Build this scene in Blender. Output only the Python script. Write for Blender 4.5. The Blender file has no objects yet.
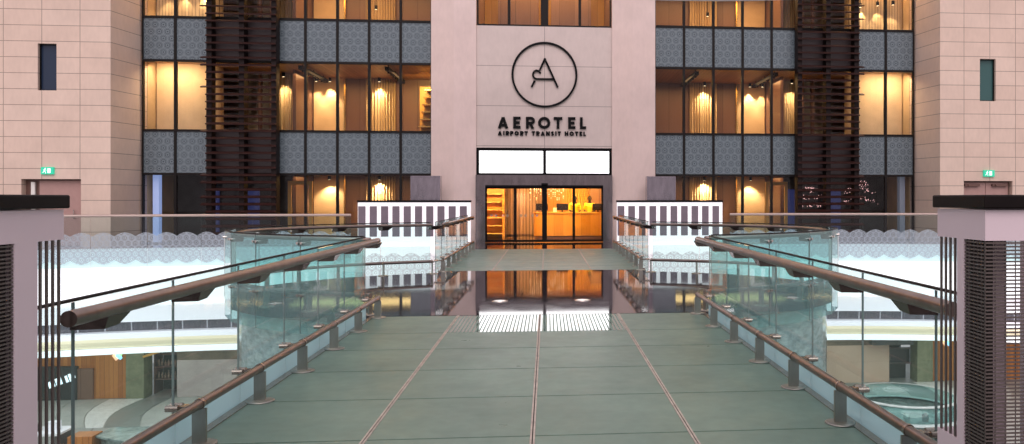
import bpy, bmesh, math, random
from mathutils import Vector, Matrix

random.seed(7)
S = bpy.context.scene
COL = S.collection
PI = math.pi

# ---------------------------------------------------------------- camera
FPX, TH = 800.0, math.atan(0.09)
cam = bpy.data.cameras.new('camera')
cam.sensor_width = 36.0
cam.lens = FPX * 36.0 / 1024.0
cam.shift_x = -(619 - 512) / 1024.0
cam.shift_y = -(222 - 198) / 1024.0
cam.clip_end = 300
camo = bpy.data.objects.new('camera', cam)
COL.objects.link(camo)
camo.location = (0.09, 0, 1.65)
camo.rotation_euler = (PI / 2, 0, -TH)
S.camera = camo

# ---------------------------------------------------------------- exposure, world, large lights
S.view_settings.view_transform = 'Standard'
S.view_settings.look = 'None'
S.view_settings.exposure = 0.0
S.view_settings.gamma = 1.0
S.view_settings.use_curve_mapping = False
S.cycles.max_bounces = 10
S.cycles.transparent_max_bounces = 24
S.cycles.glossy_bounces = 5
S.cycles.sample_clamp_indirect = 4.0
S.cycles.caustics_reflective = False
S.cycles.caustics_refractive = False

world = bpy.data.worlds.new('atrium_light')
S.world = world
world.use_nodes = True
wn = world.node_tree
wn.nodes.clear()
w_out = wn.nodes.new('ShaderNodeOutputWorld')
w_bg = wn.nodes.new('ShaderNodeBackground')
w_tc = wn.nodes.new('ShaderNodeTexCoord')
w_sp = wn.nodes.new('ShaderNodeSeparateXYZ')
w_rp = wn.nodes.new('ShaderNodeValToRGB')
w_mr = wn.nodes.new('ShaderNodeMapRange')
w_mr.inputs[1].default_value = -1.0
w_mr.inputs[2].default_value = 1.0
wn.links.new(w_tc.outputs['Generated'], w_sp.inputs[0])
wn.links.new(w_sp.outputs[2], w_mr.inputs[0])
wn.links.new(w_mr.outputs[0], w_rp.inputs[0])
wn.links.new(w_rp.outputs[0], w_bg.inputs[0])
wn.links.new(w_bg.outputs[0], w_out.inputs[0])
els = w_rp.color_ramp.elements
els[0].position = 0.0
els[0].color = (0.34, 0.3, 0.3, 1)
els[1].position = 1.0
els[1].color = (0.95, 0.85, 0.92, 1)
e = els.new(0.5); e.color = (0.62, 0.53, 0.55, 1)
e = els.new(0.62); e.color = (0.72, 0.63, 0.67, 1)
w_bg.inputs[1].default_value = 0.92


def lamp(name, kind, loc, energy, color, rot=(0, 0, 0), **kw):
    l = bpy.data.lights.new(name, kind)
    l.energy = energy
    l.color = color
    for k, v in kw.items():
        setattr(l, k, v)
    o = bpy.data.objects.new(name, l)
    o.location = loc
    o.rotation_euler = rot
    COL.objects.link(o)
    return o


# soft daylight falling through the atrium roof behind the viewer
lamp('atrium_daylight', 'SUN', (0, -5, 20), 1.8, (1.0, 0.87, 0.86), (math.radians(48), 0, 0), angle=math.radians(50))
# concourse lamps on the level below
for sx in (-13.5, 13.5):
    lamp('concourse_light', 'AREA', (sx, 30.6, -3.5), 150, (1, 0.93, 0.86), (0, 0, 0), shape='RECTANGLE', size=12, size_y=3)
    lamp('concourse_light', 'AREA', (sx, 25.0, -3.3), 40, (1, 0.96, 0.95), (0, 0, 0), shape='RECTANGLE', size=10, size_y=3)
# cove lamps washing the white slab edge
for sx in (-12.0, 12.0):
    lamp('cove_light', 'AREA', (sx, 25.2, -2.9), 90, (0.93, 0.98, 1.0), (math.radians(118), 0, 0), shape='RECTANGLE', size=11, size_y=0.6)
WARM = (1.0, 0.58, 0.24)
for sx in (-1, 1):
    for zc, en in ((2.5, 115), (6.55, 160), (10.5, 230)):
        lamp('room_light', 'AREA', (sx * 7.3, 32.6, zc - 0.02), en, WARM, shape='RECTANGLE', size=5.0, size_y=2.0)
    lamp('room_light', 'AREA', (sx * 13.3, 30.6, 6.5), 62, (1.0, 0.72, 0.42), (math.radians(22), 0, 0), shape='RECTANGLE', size=1.9, size_y=0.3)
    lamp('room_light', 'AREA', (sx * 13.2, 31.0, 10.4), 60, WARM, shape='RECTANGLE', size=1.8, size_y=1.0)
lamp('sign_storey_light', 'AREA', (0, 32.2, 10.4), 200, WARM, shape='RECTANGLE', size=4.4, size_y=2.0)
LOBBY = (1.0, 0.52, 0.14)
lamp('lobby_light', 'AREA', (0.9, 31.7, 2.55), 330, LOBBY, (math.radians(20), 0, 0), shape='RECTANGLE', size=3.6, size_y=0.5)
lamp('lobby_light', 'AREA', (0.9, 33.75, 2.56), 420, LOBBY, (math.radians(35), 0, 0), shape='RECTANGLE', size=3.6, size_y=0.3)
lamp('lobby_light', 'AREA', (-2.2, 31.6, 2.5), 210, LOBBY, (math.radians(48), 0, 0), shape='RECTANGLE', size=0.8, size_y=0.3)


for sx in (1.26, 1.9):  # unseen spots added to brighten the receptionists and their shirts
    lamp('receptionist_fill', 'SPOT', (sx, 33.3, 2.3), 60, (1, 0.85, 0.55), (math.radians(24), 0, 0), spot_size=math.radians(40), spot_blend=0.6, shadow_soft_size=0.06)


# ---------------------------------------------------------------- materials
class NT:
    def __init__(self, name):
        self.m = bpy.data.materials.new(name)
        self.m.use_nodes = True
        self.t = self.m.node_tree
        self.t.nodes.clear()
        self.out = self.n('ShaderNodeOutputMaterial')

    def n(self, kind, inp=None, **kw):
        nd = self.t.nodes.new(kind)
        for k, v in kw.items():
            setattr(nd, k, v)
        for k, v in (inp or {}).items():
            self.set(nd.inputs[k], v)
        return nd

    def set(self, sock, v):
        if isinstance(v, bpy.types.NodeSocket):
            self.t.links.new(v, sock)
        else:
            if isinstance(v, (tuple, list)) and len(v) == 3 and sock.type == 'RGBA':
                v = (*v, 1)
            sock.default_value = v

    def math(self, op, a, b=0.0, c=0.0):
        nd = self.n('ShaderNodeMath', {0: a, 1: b, 2: c}, operation=op)
        return nd.outputs[0]

    def mix(self, f, a, b):
        nd = self.n('ShaderNodeMix', data_type='RGBA')
        self.set(nd.inputs[0], f); self.set(nd.inputs[6], a); self.set(nd.inputs[7], b)
        return nd.outputs[2]

    def pos(self):
        g = self.n('ShaderNodeNewGeometry')
        s = self.n('ShaderNodeSeparateXYZ', {0: g.outputs['Position']})
        return g.outputs['Position'], s.outputs[0], s.outputs[1], s.outputs[2]

    def schlick(self):
        """mirror share of a thin pane, counted on its front face only"""
        lw = self.n('ShaderNodeLayerWeight', {'Blend': 0.5})
        g = self.n('ShaderNodeNewGeometry')
        f = self.math('MULTIPLY_ADD', self.math('POWER', lw.outputs['Facing'], 5.0), 0.9, 0.045)
        return self.math('MULTIPLY', f, self.math('SUBTRACT', 1.0, g.outputs['Backfacing']))

    def comb(self, x, y, z=0.0):
        return self.n('ShaderNodeCombineXYZ', {0: x, 1: y, 2: z}).outputs[0]

    def noise(self, vec, scale, detail=3.0, rough=0.55):
        return self.n('ShaderNodeTexNoise', {'Vector': vec, 'Scale': scale, 'Detail': detail, 'Roughness': rough}).outputs[0]

    def ramp(self, f, *stops):
        r = self.n('ShaderNodeValToRGB', {0: f})
        el = r.color_ramp.elements
        for i, (p, c) in enumerate(stops):
            if i < 2:
                el[i].position = p
                x = el[i]
            else:
                x = el.new(p)
            x.color = (*c, 1) if isinstance(c, (tuple, list)) else (c, c, c, 1)
        return r.outputs[0]

    def bsdf(self, color, rough=0.5, metal=0.0, emis=None, estr=0.0, bump=None, bstr=0.1, spec=0.5, coat=0.0):
        b = self.n('ShaderNodeBsdfPrincipled', {'Base Color': color, 'Roughness': rough, 'Metallic': metal,
                                               'Specular IOR Level': spec, 'Coat Weight': coat})
        if emis is not None:
            self.set(b.inputs['Emission Color'], emis)
            self.set(b.inputs['Emission Strength'], estr)
        if bump is not None:
            bn = self.n('ShaderNodeBump', {'Height': bump, 'Strength': bstr, 'Distance': 0.02})
            self.set(b.inputs['Normal'], bn.outputs[0])
        self.t.links.new(b.outputs[0], self.out.inputs[0])
        return self.m


def plain(name, color, rough=0.5, metal=0.0, var=0.0, scale=6.0, **kw):
    n = NT(name)
    if var:
        p, x, y, z = n.pos()
        f = n.noise(p, scale)
        lo = tuple(c * (1 - var) for c in color)
        hi = tuple(min(1, c * (1 + var)) for c in color)
        color = n.ramp(f, (0.3, lo), (0.7, hi))
    return n.bsdf(color, rough, metal, **kw)


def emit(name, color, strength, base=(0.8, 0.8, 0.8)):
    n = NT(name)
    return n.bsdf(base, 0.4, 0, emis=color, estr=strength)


def stone_panels(name, c1, c2, bw, bh, ox=0.0, oz=0.0, mortar=0.012, axis='xz', rough=0.45):
    n = NT(name)
    p, x, y, z = n.pos()
    g = n.n('ShaderNodeNewGeometry')
    u = n.math('ADD', x, ox) if axis == 'xz' else n.math('ADD', y, ox)
    v = n.math('ADD', z, oz)
    br = n.n('ShaderNodeTexBrick', {'Vector': n.comb(u, v), 'Color1': c1, 'Color2': c2,
                                    'Mortar': tuple(c * 0.45 for c in c1), 'Scale': 1.0, 'Mortar Size': mortar,
                                    'Mortar Smooth': 0.2, 'Bias': 0.0, 'Brick Width': bw, 'Row Height': bh}, offset=0.0)
    f = n.noise(p, 1.2, 5)
    f2 = n.noise(n.comb(n.math('MULTIPLY', u, 3.0), v), 3.0, 3)
    m = n.math('MULTIPLY_ADD', f, 0.24, 0.82)
    m = n.math('MULTIPLY', m, n.math('MULTIPLY_ADD', f2, 0.16, 0.93))
    sc = n.n('ShaderNodeMix', data_type='RGBA', blend_type='MULTIPLY')
    n.set(sc.inputs[0], 1.0); n.set(sc.inputs[6], br.outputs[0])
    n.set(sc.inputs[7], n.n('ShaderNodeCombineColor', {0: m, 1: m, 2: m}).outputs[0])
    return n.bsdf(sc.outputs[2], rough)


def wood(name, c1, c2, axis='x', period=0.09, rough=0.4, gap=0.05):
    """boards or slats running vertically (axis x) or in depth, with dark joints and grain"""
    n = NT(name)
    p, x, y, z = n.pos()
    u = {'x': x, 'y': y, 'z': z}[axis]
    s = n.math('DIVIDE', u, period)
    fr = n.math('FRACT', s)
    idx = n.math('FLOOR', s)
    wn_ = n.n('ShaderNodeTexWhiteNoise', {'W': idx}, noise_dimensions='1D').outputs[0]
    if axis == 'x':
        vec = n.comb(n.math('MULTIPLY', x, 25.0), n.math('MULTIPLY', y, 2.0), z)
    elif axis == 'z':
        vec = n.comb(x, y, n.math('MULTIPLY', z, 25.0))
    else:
        vec = n.comb(x, n.math('MULTIPLY', y, 25.0), z)
    g = n.noise(vec, 1.4, 4)
    f = n.math('MULTIPLY_ADD', wn_, 0.5, n.math('MULTIPLY', g, 0.6))
    col = n.ramp(f, (0.2, c1), (0.85, c2))
    j = n.math('LESS_THAN', fr, gap)
    col = n.mix(n.math('MULTIPLY', j, 0.75), col, tuple(c * 0.2 for c in c1))
    return n.bsdf(col, rough)


def glass(name, tint, refl=1.0, rough=0.0, haze=0.0, hazecol=(0.8, 0.9, 0.9), through=0.0):
    """thin architectural glass: clear straight through, mirror by Fresnel"""
    n = NT(name)
    tr = n.n('ShaderNodeBsdfTransparent', {'Color': tint})
    gl = n.n('ShaderNodeBsdfGlossy', {'Color': (1, 1, 1), 'Roughness': rough})
    f = n.math('MULTIPLY', n.schlick(), refl)
    base = tr.outputs[0]
    if haze:
        df = n.n('ShaderNodeBsdfDiffuse', {'Color': hazecol})
        if through:
            tl = n.n('ShaderNodeBsdfTranslucent', {'Color': hazecol})
            df = n.n('ShaderNodeMixShader', {0: through, 1: df.outputs[0], 2: tl.outputs[0]})
        m0 = n.n('ShaderNodeMixShader', {0: haze, 1: base, 2: df.outputs[0]})
        base = m0.outputs[0]
    m = n.n('ShaderNodeMixShader', {0: f, 1: base, 2: gl.outputs[0]})
    n.t.links.new(m.outputs[0], n.out.inputs[0])
    return n.m


def lace_mask(n, u, v, size):
    """rings on a square lattice and on its shifted twin, crossing as in pierced screens"""
    H3 = math.sqrt(3.0)

    def dist(ou, ov):
        a = n.math('SUBTRACT', n.math('FRACT', n.math('ADD', n.math('DIVIDE', u, size), ou)), 0.5)
        b = n.math('MULTIPLY', n.math('SUBTRACT', n.math('FRACT', n.math('ADD', n.math('DIVIDE', v, size * H3), ov)), 0.5), H3)
        return n.math('SQRT', n.math('ADD', n.math('MULTIPLY', a, a), n.math('MULTIPLY', b, b)))
    d = n.math('MINIMUM', dist(0.0, 0.0), dist(0.5, 0.5))

    def ring(r, w):
        return n.math('LESS_THAN', n.math('ABSOLUTE', n.math('SUBTRACT', d, r)), w)
    r1 = n.math('MAXIMUM', ring(0.17, 0.06), ring(0.50, 0.055))
    r2 = ring(0.36, 0.035)
    return n.math('MAXIMUM', r1, r2)


def spandrel_mat():
    n = NT('lace_spandrel')
    p, x, y, z = n.pos()
    m = lace_mask(n, x, z, 0.285)
    col = n.mix(m, (0.058, 0.078, 0.095), (0.175, 0.22, 0.25))
    return n.bsdf(col, 0.25, 0.0, spec=0.5)


def lace_glass(name):
    """clear glass with a printed band of lace"""
    n = NT(name)
    p, x, y, z = n.pos()
    sc = n.math('MULTIPLY', n.math('ABSOLUTE', n.math('SINE', n.math('MULTIPLY', x, 5.2))), 0.13)
    m = lace_mask(n, x, z, 0.2)
    top = n.math('LESS_THAN', z, n.math('ADD', sc, 0.40))
    inner = n.math('GREATER_THAN', z, n.math('SUBTRACT', -0.36, sc))
    band = n.math('MULTIPLY', top, inner)
    alpha = n.math('MULTIPLY', band, n.math('MULTIPLY_ADD', m, 0.5, 0.1))
    tr = n.n('ShaderNodeBsdfTransparent', {'Color': (0.86, 0.93, 0.93)})
    df = n.n('ShaderNodeBsdfDiffuse', {'Color': n.mix(m, (0.5, 0.54, 0.6), (0.5, 0.56, 0.64))})
    gl = n.n('ShaderNodeBsdfGlossy', {'Roughness': 0.0})
    m1 = n.n('ShaderNodeMixShader', {0: alpha, 1: tr.outputs[0], 2: df.outputs[0]})
    m2 = n.n('ShaderNodeMixShader', {0: n.schlick(), 1: m1.outputs[0], 2: gl.outputs[0]})
    n.t.links.new(m2.outputs[0], n.out.inputs[0])
    return n.m


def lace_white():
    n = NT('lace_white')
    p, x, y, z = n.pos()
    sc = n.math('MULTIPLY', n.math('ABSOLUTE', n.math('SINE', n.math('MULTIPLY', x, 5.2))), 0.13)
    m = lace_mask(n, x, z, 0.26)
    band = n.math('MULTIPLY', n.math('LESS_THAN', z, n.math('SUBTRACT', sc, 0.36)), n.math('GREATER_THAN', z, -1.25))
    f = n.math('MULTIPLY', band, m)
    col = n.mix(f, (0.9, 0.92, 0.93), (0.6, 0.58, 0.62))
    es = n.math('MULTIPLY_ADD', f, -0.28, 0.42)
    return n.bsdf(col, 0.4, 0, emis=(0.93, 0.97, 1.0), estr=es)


def deck_mat(name, c, ribbed):
    n = NT(name)
    p, x, y, z = n.pos()
    f = n.noise(p, 0.9, 4)
    f2 = n.noise(p, 9.0, 3)
    k = n.math('MULTIPLY_ADD', f2, 0.35, n.math('MULTIPLY', f, 0.65))
    col = n.ramp(k, (0.3, tuple(a * 0.82 for a in c)), (0.7, tuple(a * 1.18 for a in c)))
    if ribbed:
        s = n.math('FRACT', n.math('DIVIDE', x, 0.046))
        g = n.math('LESS_THAN', s, 0.62)
        rough = n.math('MULTIPLY_ADD', g, -0.33, 0.38)
        spec = n.math('MULTIPLY_ADD', g, 0.35, 0.1)
    else:
        rough = n.math('MULTIPLY_ADD', n.noise(p, 3.0), 0.2, 0.22)
        spec = 0.1
    return n.bsdf(col, rough, 0, spec=spec)


def polished():
    n = NT('black_granite')
    p, x, y, z = n.pos()
    br = n.n('ShaderNodeTexBrick', {'Vector': n.comb(x, y), 'Color1': (0.018, 0.014, 0.018), 'Color2': (0.022, 0.018, 0.022),
                                    'Mortar': (0.004, 0.004, 0.004), 'Scale': 1.0, 'Mortar Size': 0.006,
                                    'Brick Width': 1.2, 'Row Height': 1.2}, offset=0.0)
    f = n.noise(p, 40.0, 2)
    col = n.mix(n.math('MULTIPLY', n.math('GREATER_THAN', f, 0.62), 0.5), br.outputs[0], (0.05, 0.045, 0.05))
    r = n.math('MULTIPLY_ADD', n.noise(p, 2.0), 0.06, 0.02)
    return n.bsdf(col, r, 0, spec=0.42)


def marble(name, c1, c2, scale, rough=0.2):
    n = NT(name)
    p, x, y, z = n.pos()
    f = n.noise(p, scale, 8, 0.7)
    col = n.ramp(f, (0.35, c1), (0.65, c2))
    return n.bsdf(col, rough)


def brushed(name, c, rough=0.3, axis='x', spec=0.5):
    n = NT(name)
    p, x, y, z = n.pos()
    vec = n.comb(n.math('MULTIPLY', x, 1.5), n.math('MULTIPLY', y, 1.5), n.math('MULTIPLY', z, 0.4))
    f = n.noise(vec, 5.0, 4)
    col = n.ramp(f, (0.3, tuple(a * 0.85 for a in c)), (0.7, tuple(min(1, a * 1.15) for a in c)))
    return n.bsdf(col, rough, 1.0)


def concourse_floor():
    n = NT('concourse_marble')
    p, x, y, z = n.pos()
    f = n.noise(p, 0.35, 6, 0.6)
    c1 = n.ramp(f, (0.35, (0.27, 0.28, 0.265)), (0.65, (0.40, 0.41, 0.39)))
    br = n.n('ShaderNodeTexBrick', {'Vector': n.comb(n.math('ADD', x, n.math('MULTIPLY', y, 0.35)), y), 'Color1': (0.75, 0.75, 0.75), 'Color2': (1, 1, 1),
                                    'Mortar': (0.25, 0.25, 0.25), 'Scale': 1.0, 'Mortar Size': 0.018, 'Brick Width': 2.1, 'Row Height': 3.3}, offset=0.5)
    sc = n.n('ShaderNodeMix', data_type='RGBA', blend_type='MULTIPLY')
    n.set(sc.inputs[0], 1.0); n.set(sc.inputs[6], c1); n.set(sc.inputs[7], br.outputs[0])
    return n.bsdf(sc.outputs[2], 0.35)


def drum_glass():
    """reflective teal cladding of the round landing"""
    n = NT('teal_cladding')
    p, x, y, z = n.pos()
    f = n.noise(n.comb(n.math('MULTIPLY', x, 2.0), n.math('MULTIPLY', y, 2.0), n.math('MULTIPLY', z, 5.0)), 2.4, 6, 0.7)
    col = n.ramp(f, (0.35, (0.17, 0.28, 0.285)), (0.68, (0.46, 0.62, 0.62)))
    return n.bsdf(col, 0.12, 0.0, spec=0.9)


M = {}
M['wall'] = stone_panels('pale_stone_panels', (0.72, 0.55, 0.46), (0.75, 0.585, 0.495), 1.22, 0.537, 15.65, 0.043)
M['wall_right'] = stone_panels('pale_stone_panels_right', (0.72, 0.55, 0.46), (0.75, 0.585, 0.495), 1.01, 0.537, -15.6 + 40.4, 0.043)
M['wall_return'] = stone_panels('pale_stone_return', (0.72, 0.55, 0.46), (0.75, 0.585, 0.495), 5.0, 0.537, -27.0, 0.043, axis='yz')
M['pillar'] = stone_panels('veined_stone', (0.72, 0.57, 0.53), (0.75, 0.60, 0.57), 0.83, 30.0, 0.02, 3.0, mortar=0.0, rough=0.25)
M['signwall'] = stone_panels('grey_mauve_panels', (0.64, 0.54, 0.51), (0.64, 0.54, 0.51), 2.6, 1.49, 0.0, -3.59 + 14.9, mortar=0.012)
M['spandrel'] = spandrel_mat()
M['mullion'] = plain('dark_bronze_frame', (0.010, 0.008, 0.008), 0.5, 0.0, spec=0.2)
M['pane'] = glass('window_glass', (0.95, 0.95, 0.94), 0.55)
M['door_pane'] = glass('door_glass', (0.97, 0.96, 0.94), 0.45)
M['louvre'] = plain('red_brown_louvre', (0.036, 0.013, 0.011), 0.5, 0.0, var=0.25, spec=0.25)
M['louvre_post'] = plain('dark_louvre_post', (0.012, 0.006, 0.006), 0.5, 0.0, spec=0.2)
M['darkpanel'] = plain('dark_grey_panel', (0.09, 0.07, 0.075), 0.4)
M['black'] = plain('black_paint', (0.006, 0.006, 0.007), 0.6, spec=0.12)
M['blackcap'] = plain('black_cap', (0.006, 0.003, 0.003), 0.5, var=0.3, spec=0.15)
M['lightpanel'] = emit('luminous_panel', (1.0, 0.98, 1.0), 3.2)
M['bronze'] = brushed('brushed_bronze', (0.22, 0.19, 0.20), 0.2)
M['steel'] = brushed('warm_steel', (0.40, 0.33, 0.29), 0.27)
M['palecap'] = plain('pale_cap_rail', (0.42, 0.33, 0.30), 0.35, 0.3)
M['handrail'] = brushed('brown_steel_tube', (0.25, 0.20, 0.18), 0.3)
M['post'] = brushed('grey_steel_post', (0.36, 0.35, 0.32), 0.35)
M['bracket'] = plain('dark_bracket', (0.13, 0.11, 0.10), 0.2, 1.0)
M['chrome'] = plain('chrome', (0.62, 0.58, 0.55), 0.12, 1.0)
M['kiosk'] = brushed('grey_gloss_metal', (0.33, 0.30, 0.34), 0.15)
M['rail_glass'] = glass('balustrade_glass', (0.86, 0.955, 0.95), 1.0, haze=0.03, hazecol=(0.6, 0.8, 0.8))
M['rail_edge'] = plain('glass_edge', (0.2, 0.26, 0.26), 0.2)
M['round_glass'] = glass('teal_balustrade_glass', (0.74, 0.91, 0.90), 1.0, haze=0.13, hazecol=(0.5, 0.74, 0.74))
M['frostband'] = glass('frosted_band', (0.86, 0.95, 0.97), 0.3, haze=0.75, hazecol=(0.80, 0.97, 1.0), through=0.55)
M['frostfin'] = glass('frosted_fin', (0.9, 0.96, 0.96), 0.5, haze=0.7, hazecol=(0.9, 0.93, 0.94))
M['edge_glass'] = lace_glass('lace_printed_glass')
M['deck'] = deck_mat('green_glass_deck', (0.142, 0.218, 0.182), False)
M['deck_rib'] = deck_mat('ribbed_green_glass_deck', (0.142, 0.218, 0.182), True)
M['joint'] = plain('joint_strip', (0.40, 0.345, 0.30), 0.5, 0.0, var=0.3)
M['joint_dark'] = plain('dark_joint', (0.05, 0.055, 0.05), 0.6)
M['granite'] = polished()
M['drum'] = drum_glass()
M['white'] = plain('white_plaster', (0.85, 0.83, 0.86), 0.5)
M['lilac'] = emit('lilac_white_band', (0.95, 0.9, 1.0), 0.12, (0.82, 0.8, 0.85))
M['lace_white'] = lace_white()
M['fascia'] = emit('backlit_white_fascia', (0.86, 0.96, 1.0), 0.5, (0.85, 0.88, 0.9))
M['warmroll'] = emit('warm_lit_roll', (1.0, 0.84, 0.58), 0.26, (0.85, 0.72, 0.52))  # warm lamplight on the lower roll, put in as yellow colour and glow
M['vent'] = None
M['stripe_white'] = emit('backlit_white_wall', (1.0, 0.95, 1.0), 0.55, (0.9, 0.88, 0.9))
M['stripe_grey'] = plain('grey_stripe', (0.185, 0.15, 0.185), 0.35, var=0.06)
M['lilac_paint'] = plain('pale_lilac_paint', (0.66, 0.54, 0.59), 0.45, var=0.03, scale=2)
M['mesh'] = plain('grey_brown_wire', (0.115, 0.092, 0.086), 0.45, 0.3)
M['mesh_dark'] = plain('interior_shade', (0.02, 0.014, 0.014), 0.6)
M['tan'] = plain('tan_plaster', (0.62, 0.44, 0.26), 0.6, var=0.08, scale=2)
M['curtain'] = wood('fluted_curtain', (0.42, 0.28, 0.14), (0.62, 0.45, 0.26), 'x', 0.11, 0.7, 0.2)
M['brownwall'] = wood('brown_panelling', (0.15, 0.075, 0.05), (0.23, 0.125, 0.085), 'x', 0.6, 0.4, 0.03)
M['ceilwood'] = wood('wood_slat_ceiling', (0.26, 0.115, 0.035), (0.42, 0.2, 0.07), 'x', 0.16, 0.45, 0.1)
M['carpet'] = plain('brown_carpet', (0.1, 0.06, 0.04), 0.9)
M['gold'] = wood('gold_wood', (0.50, 0.24, 0.04), (0.70, 0.38, 0.08), 'x', 0.37, 0.3, 0.02)
M['goldmetal'] = plain('gold_metal', (0.75, 0.45, 0.13), 0.25, 1.0)
M['goldleaf'] = plain('gold_plain', (0.62, 0.33, 0.07), 0.4)
M['shelfgold'] = plain('pale_gold_board', (0.85, 0.62, 0.25), 0.4)
M['curtaingold'] = plain('gold_cloth', (0.66, 0.38, 0.09), 0.35)
M['slatwall'] = wood('mauve_slat_wall', (0.22, 0.13, 0.09), (0.42, 0.27, 0.19), 'x', 0.14, 0.5, 0.25)
M['shade'] = emit('lamp_glow', (1.0, 0.78, 0.45), 3.0)
M['bead'] = emit('crystal_bead', (1.0, 0.8, 0.62), 0.8)
M['fairy'] = emit('fairy_bulb', (1.0, 0.55, 0.55), 2.6)
M['screen'] = plain('monitor_black', (0.012, 0.01, 0.012), 0.25)
M['paper'] = plain('white_paper', (0.8, 0.78, 0.74), 0.6)
M['shirt'] = plain('yellow_shirt', (0.80, 0.62, 0.015), 0.7)
M['skin'] = plain('brown_skin', (0.03, 0.015, 0.01), 0.6, spec=0.25)
M['hair'] = plain('black_hair', (0.012, 0.009, 0.008), 0.5)
M['trousers'] = plain('dark_cloth', (0.02, 0.02, 0.025), 0.8)
M['eyewhite'] = plain('eye_white', (0.75, 0.72, 0.68), 0.3)
M['blueglow'] = emit('blue_lit_column', (0.35, 0.5, 1.0), 0.55, (0.4, 0.45, 0.6))
M['bluegrey'] = emit('grey_blue_column', (0.35, 0.42, 0.6), 0.12, (0.2, 0.22, 0.28))
M['bluedim'] = emit('dim_blue_screen', (0.12, 0.18, 0.8), 0.09, (0.05, 0.06, 0.1))
M['darkwin'] = plain('dark_window', (0.02, 0.035, 0.07), 0.12)
M['tealwin'] = plain('teal_window', (0.045, 0.115, 0.115), 0.15)
M['green'] = emit('green_sign', (0.03, 0.50, 0.30), 0.65, (0.02, 0.5, 0.3))
M['signwhite'] = emit('sign_white', (0.7, 1.0, 0.88), 0.75)
M['doorpaint'] = plain('pink_door_paint', (0.44, 0.27, 0.245), 0.45, var=0.05)
M['doorframe'] = plain('brown_door_frame', (0.16, 0.085, 0.07), 0.4)
M['woodclad'] = wood('orange_wood_cladding', (0.36, 0.115, 0.022), (0.58, 0.23, 0.055), 'x', 0.17, 0.4, 0.06)
M['olive'] = marble('olive_marble', (0.13, 0.15, 0.085), (0.27, 0.28, 0.17), 1.6)
M['greenmarble'] = marble('grey_green_marble', (0.07, 0.12, 0.115), (0.34, 0.42, 0.39), 3.5)
M['pinkpanel'] = marble('pale_pink_panel', (0.45, 0.39, 0.38), (0.60, 0.53, 0.51), 0.5)
M['beigepanel'] = marble('beige_panel', (0.58, 0.42, 0.31), (0.67, 0.50, 0.39), 0.5)
M['shopdark'] = plain('dark_shop', (0.035, 0.038, 0.038), 0.5, var=0.4, scale=2)
M['concrete'] = plain('brown_shop_header', (0.16, 0.125, 0.09), 0.5, var=0.35, scale=1.5)
M['concourse'] = concourse_floor()
M['inlay'] = marble('pale_floor_inlay', (0.55, 0.56, 0.56), (0.82, 0.82, 0.80), 7.0, 0.4)
M['inlay_mid'] = marble('mid_grey_stone', (0.36, 0.38, 0.36), (0.48, 0.49, 0.47), 1.5, 0.4)
M['inlay_grey'] = plain('grey_floor_inlay', (0.21, 0.23, 0.22), 0.4, var=0.1, scale=5)
M['cyan'] = emit('cyan_sign', (0.0, 0.55, 1.0), 1.6)
M['yellow'] = emit('yellow_sign', (1.0, 0.75, 0.02), 1.6)
M['lime'] = emit('lime_sign', (0.15, 0.85, 0.08), 1.4)
M['orange'] = emit('orange_sign', (1.0, 0.3, 0.03), 1.4)
M['screenglow'] = emit('pale_screen', (0.8, 0.9, 1.0), 1.3)
M['bottle'] = plain('merchandise', (0.3, 0.2, 0.15), 0.4, var=0.5, scale=9)
M['uplight'] = emit('uplight_lens', (1.0, 0.95, 0.85), 0.35)


def vent_mat():
    n = NT('slotted_vent')
    p, x, y, z = n.pos()
    s = n.math('LESS_THAN', n.math('FRACT', n.math('DIVIDE', x, 0.75)), 0.05)
    f = n.noise(n.comb(n.math('MULTIPLY', x, 6.0), z), 2.0)
    col = n.ramp(f, (0.3, (0.05, 0.04, 0.055)), (0.7, (0.10, 0.082, 0.105)))
    col = n.mix(n.math('MULTIPLY', s, 0.8), col, (0.5, 0.47, 0.52))
    return n.bsdf(col, 0.5)


M['vent'] = vent_mat()


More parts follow.
